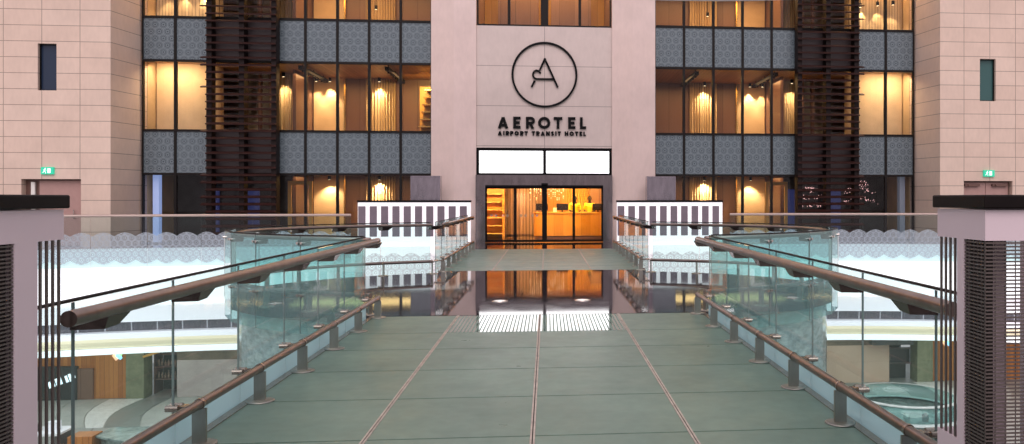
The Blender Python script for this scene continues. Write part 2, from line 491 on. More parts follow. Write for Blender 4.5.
# ---------------------------------------------------------------- mesh helpers
class MB:
    def __init__(self):
        self.v, self.f, self.mi, self.sm = [], [], [], []

    def add(self, vs, fs, mi=0, smooth=False):
        b = len(self.v)
        self.v += [tuple(q) for q in vs]
        for f in fs:
            self.f.append([b + i for i in f])
            self.mi.append(mi)
            self.sm.append(smooth)
        return self

    def box(self, x0, x1, y0, y1, z0, z1, mi=0):
        x0, x1 = min(x0, x1), max(x0, x1)
        y0, y1 = min(y0, y1), max(y0, y1)
        z0, z1 = min(z0, z1), max(z0, z1)
        vs = [(x0, y0, z0), (x1, y0, z0), (x1, y1, z0), (x0, y1, z0), (x0, y0, z1), (x1, y0, z1), (x1, y1, z1), (x0, y1, z1)]
        fs = [(0, 3, 2, 1), (4, 5, 6, 7), (0, 1, 5, 4), (1, 2, 6, 5), (2, 3, 7, 6), (3, 0, 4, 7)]
        return self.add(vs, fs, mi)

    def obox(self, c, ax, ay, az, hx, hy, hz, mi=0):
        """box with its own axes"""
        c = Vector(c); ax = Vector(ax) * hx; ay = Vector(ay) * hy; az = Vector(az) * hz
        vs = []
        for k in (-1, 1):
            for i, j in ((-1, -1), (1, -1), (1, 1), (-1, 1)):
                vs.append(c + ax * i + ay * j + az * k)
        fs = [(0, 3, 2, 1), (4, 5, 6, 7), (0, 1, 5, 4), (1, 2, 6, 5), (2, 3, 7, 6), (3, 0, 4, 7)]
        return self.add(vs, fs, mi)

    def tube(self, pts, r, n=10, mi=0, caps=True, closed=False):
        pts = [Vector(p) for p in pts]
        m = len(pts)
        rings = []
        for i, p in enumerate(pts):
            if closed:
                d = (pts[(i + 1) % m] - pts[i - 1])
            else:
                d = pts[min(i + 1, m - 1)] - pts[max(i - 1, 0)]
            d.normalize()
            up = Vector((0, 0, 1)) if abs(d.z) < 0.9 else Vector((0, 1, 0))
            a = d.cross(up).normalized()
            b = a.cross(d).normalized()
            rr = r[i] if isinstance(r, (list, tuple)) else r
            rings.append([p + (a * math.cos(2 * PI * k / n) + b * math.sin(2 * PI * k / n)) * rr for k in range(n)])
        vs = [q for rg in rings for q in rg]
        fs = []
        last = m if closed else m - 1
        for i in range(last):
            j = (i + 1) % m
            for k in range(n):
                k2 = (k + 1) % n
                fs.append((i * n + k, i * n + k2, j * n + k2, j * n + k))
        self.add(vs, fs, mi, True)
        if caps and not closed:
            self.add(rings[0], [tuple(range(n))], mi)
            self.add(rings[-1], [tuple(reversed(range(n)))], mi)
        return self

    def lathe(self, c, prof, n=20, mi=0, smooth=True, caps=True):
        """profile of (radius, z) about a vertical axis through c"""
        c = Vector(c)
        vs, fs = [], []
        for r, z in prof:
            for k in range(n):
                a = 2 * PI * k / n
                vs.append(c + Vector((r * math.cos(a), r * math.sin(a), z)))
        for i in range(len(prof) - 1):
            for k in range(n):
                k2 = (k + 1) % n
                fs.append((i * n + k, i * n + k2, (i + 1) * n + k2, (i + 1) * n + k))
        if caps and prof[0][0] > 1e-4:
            fs.append(tuple(reversed(range(n))))
        if caps and prof[-1][0] > 1e-4:
            fs.append(tuple((len(prof) - 1) * n + k for k in range(n)))
        return self.add(vs, fs, mi, smooth)

    def prism(self, poly, axis, a0, a1, mi=0, smooth=False):
        """poly of 2D points extruded along an axis: 'z' (x,y), 'y' (x,z), 'x' (y,z)"""
        def put(p, a):
            if axis == 'z':
                return (p[0], p[1], a)
            if axis == 'y':
                return (p[0], a, p[1])
            return (a, p[0], p[1])
        n = len(poly)
        vs = [put(p, a0) for p in poly] + [put(p, a1) for p in poly]
        fs = [tuple(range(n)), tuple(range(2 * n - 1, n - 1, -1))]
        self.add(vs, fs, mi)
        self.add(vs, [(i, (i + 1) % n, n + (i + 1) % n, n + i) for i in range(n)], mi, smooth)
        return self

    def ball(self, c, r, mi=0, nu=10, nv=6, sx=1, sy=1, sz=1):
        vs, fs = [], []
        for j in range(nv + 1):
            ph = PI * j / nv
            for i in range(nu):
                a = 2 * PI * i / nu
                vs.append((c[0] + sx * r * math.sin(ph) * math.cos(a), c[1] + sy * r * math.sin(ph) * math.sin(a), c[2] + sz * r * math.cos(ph)))
        for j in range(nv):
            for i in range(nu):
                i2 = (i + 1) % nu
                fs.append((j * nu + i, (j + 1) * nu + i, (j + 1) * nu + i2, j * nu + i2))
        return self.add(vs, fs, mi, True)

    def build(self, name, mats, parent=None, origin=None, bevel=0.0):
        if not isinstance(mats, (list, tuple)):
            mats = [mats]
        off = Vector((0, 0, 0))
        if parent is not None:
            off = world_loc(parent)
        if origin is not None:
            off = Vector(origin)
        me = bpy.data.meshes.new(name)
        me.from_pydata([Vector(q) - off for q in self.v], [], self.f)
        for m in mats:
            me.materials.append(m)
        me.polygons.foreach_set('material_index', self.mi)
        me.polygons.foreach_set('use_smooth', self.sm)
        bm = bmesh.new()
        bm.from_mesh(me)
        bmesh.ops.recalc_face_normals(bm, faces=bm.faces)
        bm.to_mesh(me)
        bm.free()
        o = bpy.data.objects.new(name, me)
        COL.objects.link(o)
        if parent is not None:
            o.parent = parent
            if origin is not None:
                o.location = off - world_loc(parent)
        elif origin is not None:
            o.location = off
        if bevel:
            b = o.modifiers.new('bevel', 'BEVEL')
            b.width = bevel
            b.segments = 2
            b.limit_method = 'ANGLE'
        return o


def world_loc(o):
    l = Vector((0, 0, 0))
    while o is not None:
        l = l + o.location
        o = o.parent
    return l


def tag(o, label, cat, group=None, kind=None):
    o['label'] = label
    o['category'] = cat
    if group:
        o['group'] = group
    if kind:
        o['kind'] = kind
    return o


def thing(name, label, cat, loc=(0, 0, 0), group=None):
    o = bpy.data.objects.new(name, None)
    o.empty_display_size = 0.2
    COL.objects.link(o)
    o.location = loc
    return tag(o, label, cat, group)


def struct(o, label=None, cat=None):
    o['kind'] = 'structure'
    if label:
        o['label'] = label
    if cat:
        o['category'] = cat
    return o


SIDE = {-1: 'left', 1: 'right'}
ORD = ['first', 'second', 'third', 'fourth', 'fifth', 'sixth', 'seventh', 'eighth', 'ninth', 'tenth']

# ================================================================ SETTING: facade
GX0, GX1, NM = 4.16, 14.40, 9          # glazing between pillar and outer wall, nine bays a side
MOD = (GX1 - GX0) / NM
GY = 30.2                              # glazing plane
Z_G, Z_1A, Z_1B, Z_2A, Z_2B, Z_TOP = 2.53, 4.08, 6.62, 6.62, 8.17, 11.0
WIN = [(0.0, 2.53), (4.08, 6.62), (8.17, 10.9)]
SPN = [(2.53, 4.08), (6.62, 8.17)]
STOREY = ['ground', 'middle', 'top']

# outer walls and their returns
def outer_wall(s):
    sd = SIDE[s]
    mt = M['wall'] if s < 0 else M['wall_right']
    xi, xo = s * 14.67, s * 34.0
    wz = (5.28, 6.86)
    wx = (-17.0, -16.40) if s < 0 else (16.22, 16.84)
    dx = (-17.52, -15.62) if s < 0 else (15.60, 17.5)
    dz = 2.29
    b = MB()
    y0, y1 = 28.6, 28.9
    # wall built round the slit window and the door recess
    wl, wr = min(wx), max(wx)
    dl, dr = min(dx), max(dx)
    lo, hi = min(xi, xo), max(xi, xo)
    b.box(lo, hi, y0, y1, wz[1], 13)
    b.box(lo, wl, y0, y1, wz[0], wz[1]); b.box(wr, hi, y0, y1, wz[0], wz[1])
    b.box(lo, hi, y0, y1, dz, wz[0])
    b.box(lo, dl, y0, y1, -0.2, dz); b.box(dr, hi, y0, y1, -0.2, dz)
    struct(b.build('wall_' + sd, mt))
    r = MB().prism([(s * 14.67, 28.605), (s * 14.44, 30.1), (s * 14.44, 30.6), (s * 14.9, 30.6), (s * 14.9, 28.905), (s * 14.67, 28.905)], 'z', -0.2, 13)
    struct(r.build('wall_%s_return' % sd, M['wall_return']))
    # slit window
    w = MB()
    w.box(wl, wr, y0 + 0.16, y0 + 0.2, wz[0], wz[1])
    o = struct(w.build('window_%d' % (1 if s < 0 else 2), M['darkwin'] if s < 0 else M['tealwin']))
    fr = MB()
    for a, c, d, e in ((wl, wl + .03, wz[0], wz[1]), (wr - .03, wr, wz[0], wz[1]), (wl, wr, wz[0], wz[0] + .03), (wl, wr, wz[1] - .03, wz[1])):
        fr.box(a, c, y0 + 0.1, y0 + 0.16, d, e)
    fr.build('window_frame', M['mullion'], o)
    # door in its recess
    d = MB().box(dl, dr, y0 + 0.25, y0 + 0.29, 0, dz)
    od = struct(d.build('door_%d' % (5 if s < 0 else 6), M['doorframe']))
    mid = (dl + dr) / 2
    if s > 0:
        for a, c in ((dl + .06, mid - .01), (mid + .01, dr - .06)):
            MB().box(a, c, y0 + 0.2, y0 + 0.25, 0.02, dz - 0.06).build('leaf', M['doorpaint'], od)
        for a, c in ((dl + .1, dl + .68), (dr - .72, dr - .12)):
            k = MB().box(a, c, y0 + 0.1, y0 + 0.2, dz - 0.20, dz - 0.11)
            k.box(a + .1, a + .16, y0 + 0.04, y0 + 0.1, dz - 0.19, dz - 0.13)
            k.build('door_closer', M['doorframe'], od)
        for a in (mid - .1, mid + .1):
            MB().tube([(a, y0 + .15, 0.95), (a, y0 + .15, 1.25)], 0.015).box(a - .01, a + .01, y0 + .15, y0 + .2, .96, .98).build('handle', M['chrome'], od)
    else:
        MB().box(dl + .46, dr - .04, y0 + 0.2, y0 + 0.25, 0.02, dz - 0.05).build('leaf', M['doorpaint'], od)
        MB().box(dl + .22, dl + .34, y0 + 0.14, y0 + 0.22, 0.1, dz - 0.1).build('light_slot', M['paper'], od)
        MB().tube([(dr - .3, y0 + .12, 0.95), (dr - .3, y0 + .12, 1.25)], 0.015).box(dr - .31, dr - .29, y0 + .12, y0 + .2, .96, .98).build('handle', M['chrome'], od)
    # exit sign over the door
    ex = (-16.86, -16.46) if s < 0 else (16.34, 16.76)
    t = thing('exit_sign', 'small lit green exit sign over the door in the %s stone wall' % sd, 'sign', ((ex[0] + ex[1]) / 2, y0, 2.45), 'exit signs')
    MB().box(ex[0], ex[1], y0 - 0.07, y0, 2.45, 2.69).build('sign_box', M['green'], t)
    pk = MB()
    cx, cz = ex[0] + 0.12, 2.57
    yy0, yy1 = y0 - 0.078, y0 - 0.071
    pk.prism([(cx + .02 + .02 * math.cos(a * PI / 4), cz + .075 + .02 * math.sin(a * PI / 4)) for a in range(8)], 'y', yy0, yy1)
    def st(mb, x0, z0, x1, z1, w):
        d_ = Vector((x1 - x0, z1 - z0)); L = d_.length; d_.normalize(); nn = Vector((-d_.y, d_.x)) * w / 2
        mb.prism([(x0 + nn.x, z0 + nn.y), (x1 + nn.x, z1 + nn.y), (x1 - nn.x, z1 - nn.y), (x0 - nn.x, z0 - nn.y)], 'y', yy0, yy1)
    st(pk, cx + .015, cz + .05, cx - .01, cz - .01, .035)
    st(pk, cx - .01, cz - .01, cx + .035, cz - .045, .02); st(pk, cx + .035, cz - .045, cx + .03, cz - .09, .02)
    st(pk, cx - .01, cz - .01, cx - .03, cz - .05, .02); st(pk, cx - .03, cz - .05, cx - .07, cz - .06, .02)
    st(pk, cx + .01, cz + .04, cx + .055, cz + .015, .015); st(pk, cx + .01, cz + .04, cx - .045, cz + .02, .015)
    pk.build('running_figure', M['signwhite'], t)
    dr_ = MB().box(ex[0] + .21, ex[0] + .215 + .1, yy0, yy1, 2.49, 2.65)
    dr_.build('doorway_mark', M['signwhite'], t)


for s in (-1, 1):
    outer_wall(s)

# pillars beside the entrance, sign wall
for s in (-1, 1):
    struct(MB().box(s * 2.52, s * GX0, 29.95, 30.42, 0, 13).build('wall_pillar_' + SIDE[s], M['pillar']))
sw = MB()
sw.box(-2.52, 2.52, 30.02, 30.3, 3.52, 8.06)
struct(sw.build('wall_sign', M['signwall']))
struct(MB().box(-2.52, 2.52, 30.1, 30.4, 2.5, 3.52).build('wall_lintel', M['black']))

# bays of the curtain wall
wno = 10
for s in (-1, 1):
    for k, (z0, z1) in enumerate(WIN):
        for i in range(NM):
            xa, xb = s * (GX0 + i * MOD), s * (GX0 + (i + 1) * MOD)
            xa, xb = min(xa, xb), max(xa, xb)
            f = MB()
            f.box(xa, xa + .045, GY - .05, GY + .08, z0, z1)
            f.box(xb - .045, xb, GY - .05, GY + .08, z0, z1)
            f.box(xa + .045, xb - .045, GY - .05, GY + .08, z0, z0 + .05)
            f.box(xa + .045, xb - .045, GY - .05, GY + .08, z1 - .05, z1)
            o = struct(f.build('window_%d' % wno, M['mullion']))
            wno += 1
            MB().box(xa + .045, xb - .045, GY, GY + .02, z0 + .05, z1 - .05).build('pane', M['pane'], o)
    for k, (z0, z1) in enumerate(SPN):
        for i in range(NM):
            xa, xb = s * (GX0 + i * MOD), s * (GX0 + (i + 1) * MOD)
            xa, xb = min(xa, xb), max(xa, xb)
            dark = i in (5, 6)
            t = thing('spandrel_panel', '%s, %s row, %s outward from the pillar %s of entrance' % (
                'dark grey panel behind louvres' if dark else 'lace-patterned blue-grey glass panel',
                'upper' if k else 'lower', ORD[i], SIDE[s]), 'panel', ((xa + xb) / 2, GY, z0), 'patterned panels between the window rows')
            MB().box(xa + .045, xb - .045, GY - .01, GY + .03, z0 + .03, z1 - .03).build('pattern_panel', M['darkpanel'] if dark else M['spandrel'], t)
            f = MB()
            f.box(xa, xa + .045, GY - .05, GY + .08, z0, z1)
            f.box(xb - .045, xb, GY - .05, GY + .08, z0, z1)
            f.box(xa + .045, xb - .045, GY - .05, GY + .05, z0, z0 + .03)
            f.box(xa + .045, xb - .045, GY - .05, GY + .05, z1 - .03, z1)
            f.build('frame', M['mullion'], t)
# window over the sign
for i, (xa, xb) in enumerate(((-2.5, -1.32), (-1.32, -0.09), (0.09, 1.32), (1.32, 2.5))):
    f = MB()
    f.box(xa, xa + .05, 30.05, 30.2, 8.06, 10.9); f.box(xb - .05, xb, 30.05, 30.2, 8.06, 10.9)
    f.box(xa + .05, xb - .05, 30.05, 30.2, 8.06, 8.12); f.box(xa + .05, xb - .05, 30.05, 30.2, 10.84, 10.9)
    o = struct(f.build('window_%d' % (3 + i), M['mullion']))
    MB().box(xa + .05, xb - .05, 30.1, 30.12, 8.12, 10.84).build('pane', M['pane'], o)
struct(MB().box(-0.09, 0.09, 30.03, 30.2, 8.06, 10.9).build('trim_1', M['mullion']))

# louvre screens
for s in (-1, 1):
    t = thing('louvre_screen', 'tall dark red-brown louvre screen on the facade %s of the hotel entrance' % SIDE[s], 'screen', (s * 10.97, 29.8, 0), 'louvre screens')
    xs = [(GX0 + q * MOD) * .983 for q in (5, 6, 7)]
    for x in xs:
        MB().box(s * x - .09, s * x + .09, 29.72, 30.08, 0.02, 10.8).build('post', M['louvre_post'], t)
    z = 0.12
    rnd = random.Random(3)
    sl = MB()
    while z < 10.7:
        ext = 0.26 if rnd.random() < 0.45 else 0.09
        x0, x1 = xs[0] - .09, xs[2] + ext
        x0, x1 = (x0, x1) if s > 0 else (-x1, -x0)
        sl.obox(((x0 + x1) / 2, 29.70, z), (1, 0, 0), (0, .94, .34), (0, -.34, .94), (x1 - x0) / 2, .09, .022)
        z += 0.262
    sl.build('slats', M['louvre'], t)

# ------------------------------------------------------------- sign
def strokes_mesh(mb, lines, w, y0, y1):
    k = 0
    for pl in lines:
        for (x0, z0), (x1, z1) in zip(pl[:-1], pl[1:]):
            d = Vector((x1 - x0, z1 - z0))
            L = d.length
            if L < 1e-6:
                continue
            d /= L
            ex = 0.0 if len(pl) == 2 else w * 0.22
            n = Vector((-d.y, d.x)) * w / 2
            a = Vector((x0, z0)) - d * ex
            b = Vector((x1, z1)) + d * ex
            k += 1
            mb.prism([tuple(a + n), tuple(b + n), tuple(b - n), tuple(a - n)], 'y', y0 - .0011 * (k % 7), y1)


def arc(cx, cz, rx, rz, a0, a1, n=14):
    return [(cx + rx * math.cos(math.radians(a0 + (a1 - a0) * i / n)), cz + rz * math.sin(math.radians(a0 + (a1 - a0) * i / n))) for i in range(n + 1)]


def glyph(ch, w, h, t):
    k = t / 2
    if ch == 'A':
        return [[(k, 0), (w / 2, h - k * .5)], [(w - k, 0), (w / 2, h - k * .5)], [(w * .24, h * .27), (w * .76, h * .27)]]
    if ch == 'E':
        return [[(k, 0), (k, h)], [(0, h - k), (w, h - k)], [(0, h / 2), (w * .88, h / 2)], [(0, k), (w, k)]]
    if ch == 'L':
        return [[(k, 0), (k, h)], [(0, k), (w, k)]]
    if ch == 'T':
        return [[(0, h - k), (w, h - k)], [(w / 2, 0), (w / 2, h)]]
    if ch == 'I':
        return [[(k, 0), (k, h)]]
    if ch == 'H':
        return [[(k, 0), (k, h)], [(w - k, 0), (w - k, h)], [(k, h / 2), (w - k, h / 2)]]
    if ch == 'N':
        return [[(k, 0), (k, h)], [(w - k, 0), (w - k, h)], [(k, h - k * .6), (w - k, k * .6)]]
    if ch == 'O':
        return [arc(w / 2, h / 2, w / 2 - k, h / 2 - k, 0, 360, 26)]
    if ch in 'PR':
        r = h * .28
        out = [[(k, 0), (k, h)], [(k, h - k), (w - r - k * .2, h - k)], [(k, h - 2 * r + k * .2), (w - r - k * .2, h - 2 * r + k * .2)],
               arc(w - r - k * .2, h - r - k * .4, r - k * .4, r - k * .6, 90, -90, 12)]
        if ch == 'R':
            out.append([(w * .48, h * .45), (w - k, 0)])
        return out
    if ch == 'S':
        r = h * .26
        return [arc(w / 2, h - r - k * .1, w / 2 - k, r - k * .9, 35, 270, 14), arc(w / 2, r + k * .1, w / 2 - k, r - k * .9, 90, -145, 14)]
    return []


t = thing('sign_lettering', 'large raised black lettering reading AEROTEL on pale wall above the entrance', 'sign lettering', (0, 30.0, 4.2))
H1, Z1 = 0.44, 4.235
for ch, x0, w in (('A', 0, .39), ('E', .57, .27), ('R', 1.04, .31), ('O', 1.49, .45), ('T', 2.07, .32), ('E', 2.61, .27), ('L', 3.05, .23)):
    mb = MB()
    strokes_mesh(mb, [[(x + x0 - 1.73, z + Z1) for x, z in pl] for pl in glyph(ch, w, H1, 0.102)], 0.102, 29.96, 30.02)
    mb.build('letter', M['black'], t)
t = thing('sign_tagline', 'row of small black capitals reading AIRPORT TRANSIT HOTEL under the larger lettering', 'sign lettering', (0, 30.0, 3.95))
WD = {'A': .95, 'I': .27, 'R': .74, 'P': .7, 'O': 1.0, 'T': .74, 'N': .86, 'S': .68, 'H': .82, 'E': .62, 'L': .56}
txt = 'AIRPORT TRANSIT HOTEL'
tot = sum(.62 if c == ' ' else WD[c] + .27 for c in txt) - .27
u = 3.27 / tot
x = -1.73
for c in txt:
    if c == ' ':
        x += .62 * u
        continue
    mb = MB()
    strokes_mesh(mb, [[(a + x, z + 3.975) for a, z in pl] for pl in glyph(c, WD[c] * u, 0.165, 0.05)], 0.05, 29.97, 30.02)
    mb.build('letter', M['black'], t)
    x += (WD[c] + .27) * u

t = thing('round_emblem', 'round black ring emblem with a stylised letter A inside, high on the pale wall', 'emblem', (0, 30.0, 5.05))
mb = MB()
R0, R1, CZ = 1.15, 1.225, 6.25
nn = 72
vs = []
for rr in (R0, R1):
    for yy in (29.95, 30.018):
        for i in range(nn):
            a = 2 * PI * i / nn
            vs.append((rr * math.cos(a), yy, CZ + rr * math.sin(a)))
fs = []
for i in range(nn):
    j = (i + 1) % nn
    fs += [(i, j, 2 * nn + j, 2 * nn + i), (nn + i, 3 * nn + i, 3 * nn + j, nn + j), (i, nn + i, nn + j, j), (2 * nn + i, 2 * nn + j, 3 * nn + j, 3 * nn + i)]
mb.add(vs, fs)
mb.build('ring', M['black'], t)
g = 0.0091
def em(px, py):
    return ((px - 273) * g, CZ - (py - 167) * g)
mb = MB()
strokes_mesh(mb, [[em(273, 100), em(327, 218)], [em(275, 100), em(254, 147)], [em(233, 192), em(220, 218)]], 0.07, 29.95, 30.018)
curl = [em(311, 185), em(240, 185), em(231, 181), em(226, 172), em(226, 163), em(231, 154), em(240, 150), em(250, 152), em(256, 160)]
strokes_mesh(mb, [curl], 0.066, 29.95, 30.018)
mb.build('letter_mark', M['black'], t)

# luminous panels over the door
for i, (xa, xb) in enumerate(((-2.47, 0.0), (0.0, 2.47))):
    t = thing('light_panel', 'bright white luminous panel over the %s half of the entrance doors' % ('left', 'right')[i], 'light panel', ((xa + xb) / 2, 30.0, 2.5), 'luminous panels over the doors')
    MB().box(xa + .06, xb - .06, 30.0, 30.06, 2.58, 3.4).build('diffuser', M['lightpanel'], t)
    f = MB()
    f.box(xa, xa + .06, 29.94, 30.1, 2.52, 3.48); f.box(xb - .06, xb, 29.94, 30.1, 2.52, 3.48)
    f.box(xa + .06, xb - .06, 29.94, 30.1, 2.52, 2.58); f.box(xa + .06, xb - .06, 29.94, 30.1, 3.4, 3.48)
    f.build('frame', M['black'], t)

# portal of the entrance and its four glass doors
p = MB()
p.box(-2.52, -2.17, 29.7, 30.1, 0, 2.5); p.box(2.17, 2.52, 29.7, 30.1, 0, 2.5)
p.box(-2.17, 2.17, 29.7, 30.1, 2.12, 2.5)
po = struct(p.build('trim_2', M['bronze']))
MB().box(-2.17, 2.17, 29.74, 29.98, 2.05, 2.12).build('door_track', M['black'], po)
sen = MB().box(-.12, .12, 29.62, 29.7, 2.12, 2.2)
sen.build('motion_sensor', M['black'], po, bevel=0.02)
for i in range(4):
    xa = -2.17 + i * 1.085
    xb = xa + 1.085
    y = 29.9 if i in (0, 3) else 29.82
    f = MB()
    wl = .05 if i != 2 else .09
    wr = .05 if i != 1 else .09
    f.box(xa, xa + wl, y, y + .05, 0.02, 2.06); f.box(xb - wr, xb, y, y + .05, 0.02, 2.06)
    f.box(xa + wl, xb - wr, y, y + .05, 0.02, 0.10); f.box(xa + wl, xb - wr, y, y + .05, 2.0, 2.06)
    o = struct(f.build('door_%d' % (i + 1), M['black']))
    MB().box(xa + wl, xb - wr, y + .018, y + .03, 0.1, 2.0).build('pane', M['door_pane'], o)
    if i < 2:
        for cx in (.3, .72):
            d = MB()
            for q in range(2):
                d.prism([(xa + cx + (q - .5) * .16 + .05 * math.cos(a * PI / 8), 1.0 + .05 * math.sin(a * PI / 8)) for a in range(16)], 'y', y + .012, y + .017)
            d.build('decal', M['frost'] if 'frost' in M else M.setdefault('frost', glass('frosted_dot', (0.7, 0.7, 0.7), 0.2, haze=0.28, hazecol=(0.7, 0.7, 0.7))), o)

# ------------------------------------------------------------- hotel floor, slab edge
def yedge(x):
    return 27.95 - 0.0165 * max(0.0, abs(x) - 8.0) ** 2


xs = [-21 + 0.5 * i for i in range(85)]
poly = [(x, yedge(x) + .04) for x in xs]
poly = [q for q in poly if q[0] < -2.4] + [(-2.4, 27.95), (-2.4, 26.05), (2.4, 26.05), (2.4, 27.95)] + [q for q in poly if q[0] > 2.4]
poly += [(21, 38), (-21, 38)]
struct(MB().prism(poly, 'z', -0.3, 0.0).build('floor', M['granite']))


def sweep(name, prof, mat, x0, x1, step=0.5):
    """profile of (outward, z) carried along the curved slab edge"""
    n = max(2, int(round((x1 - x0) / step)))
    vs, fs = [], []
    for i in range(n + 1):
        x = x0 + (x1 - x0) * i / n
        for o, z in prof:
            vs.append((x, yedge(x) - o, z))
    m = len(prof)
    for i in range(n):
        for k in range(m - 1):
            fs.append((i * m + k, (i + 1) * m + k, (i + 1) * m + k + 1, i * m + k + 1))
    mb = MB()
    mb.add(vs, fs)
    return mb.build(name, mat)


sides = ((-21, -6.4), (6.4, 21))
for s, (a, b) in zip((-1, 1), sides):
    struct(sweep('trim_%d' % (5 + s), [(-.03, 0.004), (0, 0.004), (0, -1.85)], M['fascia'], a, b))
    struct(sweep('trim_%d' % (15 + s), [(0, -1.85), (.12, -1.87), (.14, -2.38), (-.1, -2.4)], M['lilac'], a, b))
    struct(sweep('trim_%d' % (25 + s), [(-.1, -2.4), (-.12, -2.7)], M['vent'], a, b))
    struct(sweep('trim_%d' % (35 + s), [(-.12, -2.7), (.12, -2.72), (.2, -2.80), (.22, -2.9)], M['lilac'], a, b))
    struct(sweep('trim_%d' % (45 + s), [(.22, -2.9), (.2, -3.0), (.12, -3.1), (0.02, -3.16), (-.02, -3.2), (-.02, -3.22)], M['warmroll'], a, b))
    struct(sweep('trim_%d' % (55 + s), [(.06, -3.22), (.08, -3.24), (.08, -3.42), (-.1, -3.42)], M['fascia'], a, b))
    # straight piece behind the striped wall
    a2, b2 = (-6.4, -2.4) if s < 0 else (2.4, 6.4)
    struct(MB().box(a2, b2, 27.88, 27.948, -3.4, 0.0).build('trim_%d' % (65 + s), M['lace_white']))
struct(MB().box(-2.4, 2.4, 26.1, 26.2, -3.4, -0.3).build('trim_71', M['white']))

# striped parapets
for s in (-1, 1):
    xa, xb = (-6.33, -2.54) if s < 0 else (2.54, 6.29)
    t = thing('striped_parapet', 'white parapet wall with grey vertical stripes, %s of the hotel entrance' % SIDE[s], 'parapet', ((xa + xb) / 2, 28.0, 0), 'striped parapets')
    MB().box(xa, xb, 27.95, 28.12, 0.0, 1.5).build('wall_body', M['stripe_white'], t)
    MB().box(xa - .02, xb + .02, 27.93, 28.14, 1.5, 1.57).build('cap', M['black'], t)
    n = 10
    pit = (xb - xa) / n
    for i in range(n):
        x0 = xa + i * pit + .015
        MB().box(x0, x0 + pit * .64, 27.935, 27.95, 0.33, 1.37).build('stripe', M['stripe_grey'], t)
    # grey metal kiosk behind it
    ka, kb = (-4.72, -3.72) if s < 0 else (3.74, 4.76)
    t = thing('metal_kiosk', 'glossy grey metal kiosk standing behind the striped parapet %s of the entrance' % SIDE[s], 'kiosk', ((ka + kb) / 2, 29.2, 0), 'metal kiosks')
    b = MB()
    # a softly hollowed front face between two upright edges
    n = 12
    front = [(ka + (kb - ka) * i / n, 29.0 + 0.10 * math.sin(PI * i / n)) for i in range(n + 1)]
    b.prism(front + [(kb, 29.4), (ka, 29.4)], 'z', 0, 2.38)
    b.build('body', M['kiosk'], t)
    MB().box(ka - .02, ka + .03, 28.96, 29.42, 0, 2.44).build('side_trim', M['kiosk'], t)
    MB().box(kb - .03, kb + .02, 28.96, 29.42, 0, 2.44).build('side_trim', M['kiosk'], t)
    MB().box(ka + .03, kb - .03, 28.98, 29.4, 2.38, 2.44).build('top_cap', M['kiosk'], t)

# ================================================================ rooms behind the glass
for s in (-1, 1):
    sd = SIDE[s]
    xi, xo = s * (GX0 + .02), s * 14.42
    for k, (za, zb) in enumerate(((2.58, 4.02), (6.68, 8.1), (10.9, 11.3))):
        b = MB().box(xi, xo, 30.3, 35.0, za + .06, zb)
        struct(b.build('floor_suite_%s_%s' % (sd, STOREY[k]), M['carpet']))
        struct(MB().box(xi, xo, 30.3, 34.9, za, za + .06).build('ceiling_%s_%s' % (sd, STOREY[k]), M['ceilwood']))
    for k, (za, zb) in enumerate(((0, 2.58), (4.02, 6.68), (8.1, 10.9))):
        struct(MB().box(xi, xo, 34.7, 34.9, za, zb).build('wall_suite_%s_%s' % (sd, STOREY[k]), M['brownwall']))
        struct(MB().box(s * (GX0 + .02), s * (GX0 + .1), 31.0, 34.7, za, zb).build('wall_partition_%s_%s' % (sd, STOREY[k]), M['brownwall']))
        struct(MB().box(s * 9.72, s * 9.84, 32.4, 34.7, za, zb).build('wall_divider_%s_%s' % (sd, STOREY[k]), M['brownwall']))
    for k, (za, zb) in enumerate(((-.2, 4.05), (4.05, 8.1), (8.1, 10.9))):
        struct(MB().box(s * 14.43, s * 14.6, 30.62, 35.0, za, zb).build('wall_end_%s_%s' % (sd, STOREY[k]), M['tan']))
        if k:
            struct(MB().box(s * 9.84, s * 12.45, 33.72, 33.9, za + .0, zb).build('wall_shade_backing_%s_%s' % (sd, STOREY[k]), M['concrete']))  # dark wall added so the rooms behind the louvres look unlit
    # tan curved lobby wall behind the two outer bays
    for k, (za, zb) in ((1, (4.02, 6.68)), (2, (8.1, 10.9))):
        pts = []
        for i in range(13):
            a = PI / 2 * i / 12
            pts.append((s * (14.38 - 2.0 * math.sin(a)), 31.2 + 0.9 * (1 - math.cos(a))))
        back = [(q[0], q[1] + .12) for q in reversed(pts)]
        struct(MB().prism(pts + back, 'z', za, zb, smooth=False).build('wall_curved_%s_%s' % (sd, STOREY[k]), M['tan'] if k == 1 else M['curtain']))


def spot(x, y, z, label, energy=60, col=(1.0, 0.72, 0.40), size=92):
    t = thing('downlight', label, 'ceiling light', (x, y, z), 'downlights')
    MB().lathe((x, y, z), [(0.055, -.16), (0.06, -.15), (0.06, 0.0)], 12).build('housing', M['black'], t)
    if z == 9.55 or z == 9.05:
        MB().tube([(x, y, z), (x, y, 10.9)], .012, 8).build('stem', M['black'], t)
    MB().lathe((x, y, z - .162), [(0.045, -.004), (0.045, 0.0)], 12).build('lens', M['shade'], t)
    lamp('downlight_beam', 'SPOT', (x, y, z - .2), energy * 7, col, (0, 0, 0), spot_size=math.radians(size), spot_blend=0.6, shadow_soft_size=0.04)


